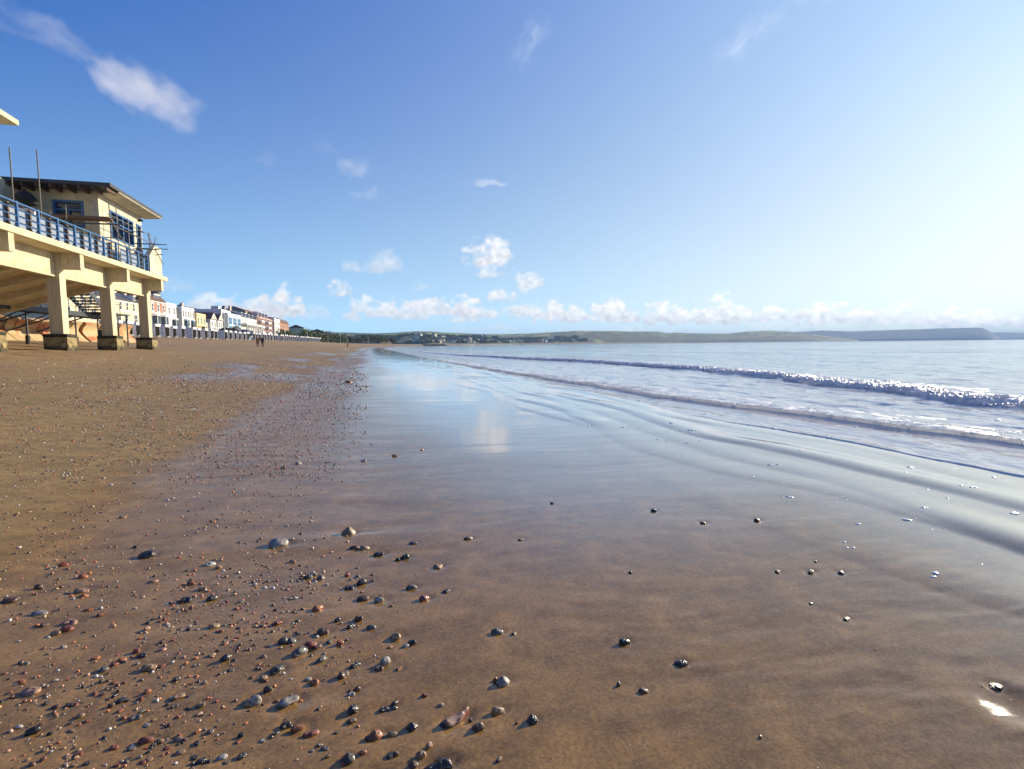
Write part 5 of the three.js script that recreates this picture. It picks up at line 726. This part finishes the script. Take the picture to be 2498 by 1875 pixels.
function person(label, pos, turn, h, o) {
  const t = thing('person', label, 'person', pos, undefined); t.rotation.y = turn; t.scale.setScalar(h / 1.72);
  const st = o.stride, arm = (e, sw) => [[e * 0.19, 1.40, 0, e * 0.25, 1.12, sw * 0.10, 0.052, 0.042], [e * 0.25, 1.12, sw * 0.10, e * 0.24, 0.88, sw * 0.22 + 0.04, 0.04, 0.03]], hand = (e, sw) => { const b = []; for (let i = 0; i < 4; i++) b.push([e * 0.24, 0.86, sw * 0.22 + 0.02 + i * 0.018, e * 0.235, 0.775 + (i % 3) * 0.008, sw * 0.22 + 0.03 + i * 0.02, 0.011, 0.008]); b.push([e * 0.24, 0.87, sw * 0.22 + 0.07, e * 0.225, 0.82, sw * 0.22 + 0.11, 0.011, 0.009]); b.push([e * 0.24, 0.88, sw * 0.22 + 0.04, e * 0.24, 0.84, sw * 0.22 + 0.045, 0.032, 0.028]); return b; };
  const leg = (e, sw) => [[e * 0.095, 0.90, 0, e * 0.10, 0.48, sw * 0.16 + 0.03, 0.088, 0.056], [e * 0.10, 0.48, sw * 0.16 + 0.03, e * 0.10, 0.08, sw * 0.30 - (sw < 0 ? 0.06 : 0), 0.055, 0.036], [e * 0.10, 0.05, sw * 0.30 - 0.05, e * 0.115, 0.035, sw * 0.30 + 0.15, 0.042, 0.03]];
  const body = [[0, 1.59, 0.0, 0, 1.64, 0.01, 0.085, 0.09], [0, 1.54, 0.03, 0, 1.56, 0.05, 0.05, 0.055], [0, 1.42, -0.01, 0, 1.54, 0, 0.052, 0.05], [0, 1.36, 0, 0, 0.98, 0, 0.13, 0.13], [-0.15, 1.39, 0, 0.15, 1.39, 0, 0.07, 0.07], [0, 0.98, 0, 0, 0.9, 0, 0.135, 0.12], ...arm(1, -st), ...arm(-1, st), ...hand(1, -st), ...hand(-1, st), ...leg(1, st), ...leg(-1, -st), [0, 1.585, 0.095, 0, 1.57, 0.115, 0.014, 0.012]];
  part('body', blobMesh(body, 84, 0.96, [0, 0.9, 0]), o.skin, t);
  const coat = [[0, 1.38, 0, 0, 1.0, 0, 0.15, 0.155], [-0.16, 1.39, 0, 0.16, 1.39, 0, 0.085, 0.085], [0, 1.0, 0, 0, o.hem, 0.01, 0.16, 0.19], ...arm(1, -st).map((b) => [...b.slice(0, 6), b[6] + 0.02, b[7] + 0.018]), ...arm(-1, st).map((b) => [...b.slice(0, 6), b[6] + 0.02, b[7] + 0.018])];
  part('coat', blobMesh(coat, 56, 0.72, [0, 1.06, 0]), o.coat, t);
  part('trousers', blobMesh([...leg(1, st), ...leg(-1, -st)].map((b) => [...b.slice(0, 6), b[6] + 0.012, b[7] + 0.014]), 56, 0.62, [0, 0.5, 0]), o.legs, t);
  part('hair', blobMesh([[0, 1.64, -0.02, 0, 1.67, -0.015, 0.09, 0.085], [0, 1.58, -0.05, 0, 1.63, -0.04, 0.07, 0.08], ...(o.long ? [[0, 1.58, -0.07, 0, 1.40, -0.09, 0.07, 0.05]] : [])], 36, 0.3, [0, 1.58, -0.03]), o.hair, t);
  for (const e of [-1, 1]) part('eye', new THREE.SphereGeometry(0.011, 8, 6).translate(e * 0.032, 1.60, 0.088), dark, t);
  return t;
}
const skin = M(0.45, 0.26, 0.17, 0.6);
{
  const y1 = groundY(-18.3, 100), y2 = groundY(-17.8, 100.6);
  person('person in a mustard yellow long coat walking on the upper sand before the huts', [-18.35, y1, -100], 0.35, 1.72, { skin, coat: M(0.36, 0.19, 0.045, 0.8), legs: M(0.16, 0.075, 0.03, 0.8), hair: M(0.03, 0.015, 0.01, 0.7), stride: 0.8, hem: 0.62, long: true });
  person('person in dark clothes and shorts walking beside the one in yellow', [-17.6, y2, -100.2], 0.2, 1.76, { skin, coat: M(0.012, 0.012, 0.02, 0.8), legs: M(0.018, 0.016, 0.022, 0.8), hair: M(0.015, 0.01, 0.008, 0.7), stride: -0.7, hem: 0.86 });
  person('tiny distant dark figure alone on the sand beyond the huts', [-7.7, groundY(-7.7, 215), -215], 0.1, 1.75, { skin, coat: M(0.02, 0.025, 0.035, 0.8), legs: M(0.02, 0.02, 0.03, 0.8), hair: M(0.02, 0.014, 0.01, 0.7), stride: 0.5, hem: 0.8 });
}

// ---------- pebbles ----------
{
  const shapes = [];
  for (let i = 0; i < 14; i++) { const g = new THREE.IcosahedronGeometry(1, 4), p = g.attributes.position, sharp = i % 5 === 4; for (let k = 0; k < p.count; k++) { const v = V(p.getX(k), p.getY(k), p.getZ(k)), n = 1 + 0.32 * fbm(v.x * 0.95 + i * 7, v.y * 0.95 + v.z * 0.9 + i * 3, 2) * 2 + 0.05 * fbm(v.x * 3 + i, v.y * 3 + v.z * 2.5, 2); v.multiplyScalar(n); if (sharp) { v.x *= 1 - 0.42 * Math.max(0, v.y); v.z *= 1 - 0.4 * Math.max(0, v.y); } else v.z *= [0.72, 0.85, 0.6, 0.9][i % 4]; p.setXYZ(k, v.x, v.y, v.z); } g.deleteAttribute('normal'); const m = smooth(g); shapes.push(m); }
  function smooth(g) { const p = g.attributes.position, sum = new Map(), key = (k) => [p.getX(k), p.getY(k), p.getZ(k)].map((x) => Math.round(x * 1e4)).join(','); g.computeVertexNormals(); const n = g.attributes.normal; for (let k = 0; k < p.count; k++) { const q = key(k); if (!sum.has(q)) sum.set(q, V(0, 0, 0)); sum.get(q).add(V(n.getX(k), n.getY(k), n.getZ(k))); } for (let k = 0; k < p.count; k++) { const v = sum.get(key(k)).clone().normalize(); n.setXYZ(k, v.x, v.y, v.z); } return g; }
  const speck = tex(256, 128, (u, v) => { const a = fbm(u * 7, v * 7, 5, 7, 7), b = fbm(u * 22 + 3, v * 22, 3, 22, 22); return [0.78 + a * 0.45 + b * 0.2, 0.77 + a * 0.42 + b * 0.2, 0.76 + a * 0.36 + b * 0.22]; });
  const mats = {}; for (const [k, c] of Object.entries(TONES)) mats[k] = new THREE.MeshPhysicalMaterial({ color: lin(...c), map: speck, roughness: k === 'black' ? 0.22 : 0.42, bumpMap: again(roughBump, 2, 2), bumpScale: 0.0015, clearcoat: 0.3, clearcoatRoughness: 0.12 });
  const zone = (p) => p.x > 0.35 ? 'alone on the smooth wet sand' : p.s < 3.4 ? 'in the near sand among many' : p.s < 7 ? 'in the middle of the pebble belt' : 'far up the pebble belt';
  const word = { black: 'black', dark: 'dark grey', grey: 'mid-grey', pale: 'pale grey', white: 'whitish', tan: 'tan', brown: 'dark brown', red: 'red-brown', orange: 'orange', pink: 'pinkish' };
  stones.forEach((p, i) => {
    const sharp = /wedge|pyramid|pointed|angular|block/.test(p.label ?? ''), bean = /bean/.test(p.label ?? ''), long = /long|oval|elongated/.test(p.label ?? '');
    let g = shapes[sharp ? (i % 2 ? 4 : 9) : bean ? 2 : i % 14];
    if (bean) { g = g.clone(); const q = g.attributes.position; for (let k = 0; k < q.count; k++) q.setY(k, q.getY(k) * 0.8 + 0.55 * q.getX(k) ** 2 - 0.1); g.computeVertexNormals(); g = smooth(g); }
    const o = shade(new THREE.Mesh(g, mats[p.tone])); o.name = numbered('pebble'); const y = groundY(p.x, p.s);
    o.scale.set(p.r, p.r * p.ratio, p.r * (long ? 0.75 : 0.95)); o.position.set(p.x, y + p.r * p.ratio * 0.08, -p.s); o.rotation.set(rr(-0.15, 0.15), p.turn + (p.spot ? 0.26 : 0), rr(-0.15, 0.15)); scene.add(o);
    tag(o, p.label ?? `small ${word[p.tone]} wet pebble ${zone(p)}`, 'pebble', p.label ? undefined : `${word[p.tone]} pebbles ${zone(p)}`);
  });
  const low = new THREE.IcosahedronGeometry(1, 1); { const p = low.attributes.position; for (let k = 0; k < p.count; k++) { const n = 1 + 0.22 * vn(p.getX(k) * 1.3 + 4, p.getY(k) * 1.3 + p.getZ(k)); p.setXYZ(k, p.getX(k) * n, p.getY(k) * n, p.getZ(k) * n * 0.75); } smooth(low); }
  const o = new THREE.InstancedMesh(low, new THREE.MeshPhysicalMaterial({ color: 0xffffff, roughness: 0.3, clearcoat: 0.4, clearcoatRoughness: 0.2 }), crumbs.length), m = new THREE.Matrix4(), q = new THREE.Quaternion(), e = new THREE.Euler(), c = new THREE.Color();
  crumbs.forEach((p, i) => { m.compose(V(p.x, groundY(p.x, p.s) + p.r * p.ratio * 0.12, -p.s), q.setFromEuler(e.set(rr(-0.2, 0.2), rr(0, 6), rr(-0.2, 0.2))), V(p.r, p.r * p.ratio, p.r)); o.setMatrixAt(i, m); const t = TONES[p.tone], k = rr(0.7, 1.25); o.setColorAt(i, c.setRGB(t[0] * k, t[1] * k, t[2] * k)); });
  o.name = 'shingle'; shade(o); scene.add(o); stuff(o, 'countless tiny pebbles and white specks added as glints, strewn over the wet sand', 'shingle');
  console.log('stones', stones.length, 'crumbs', crumbs.length);
}
renderer.render(scene, camera);
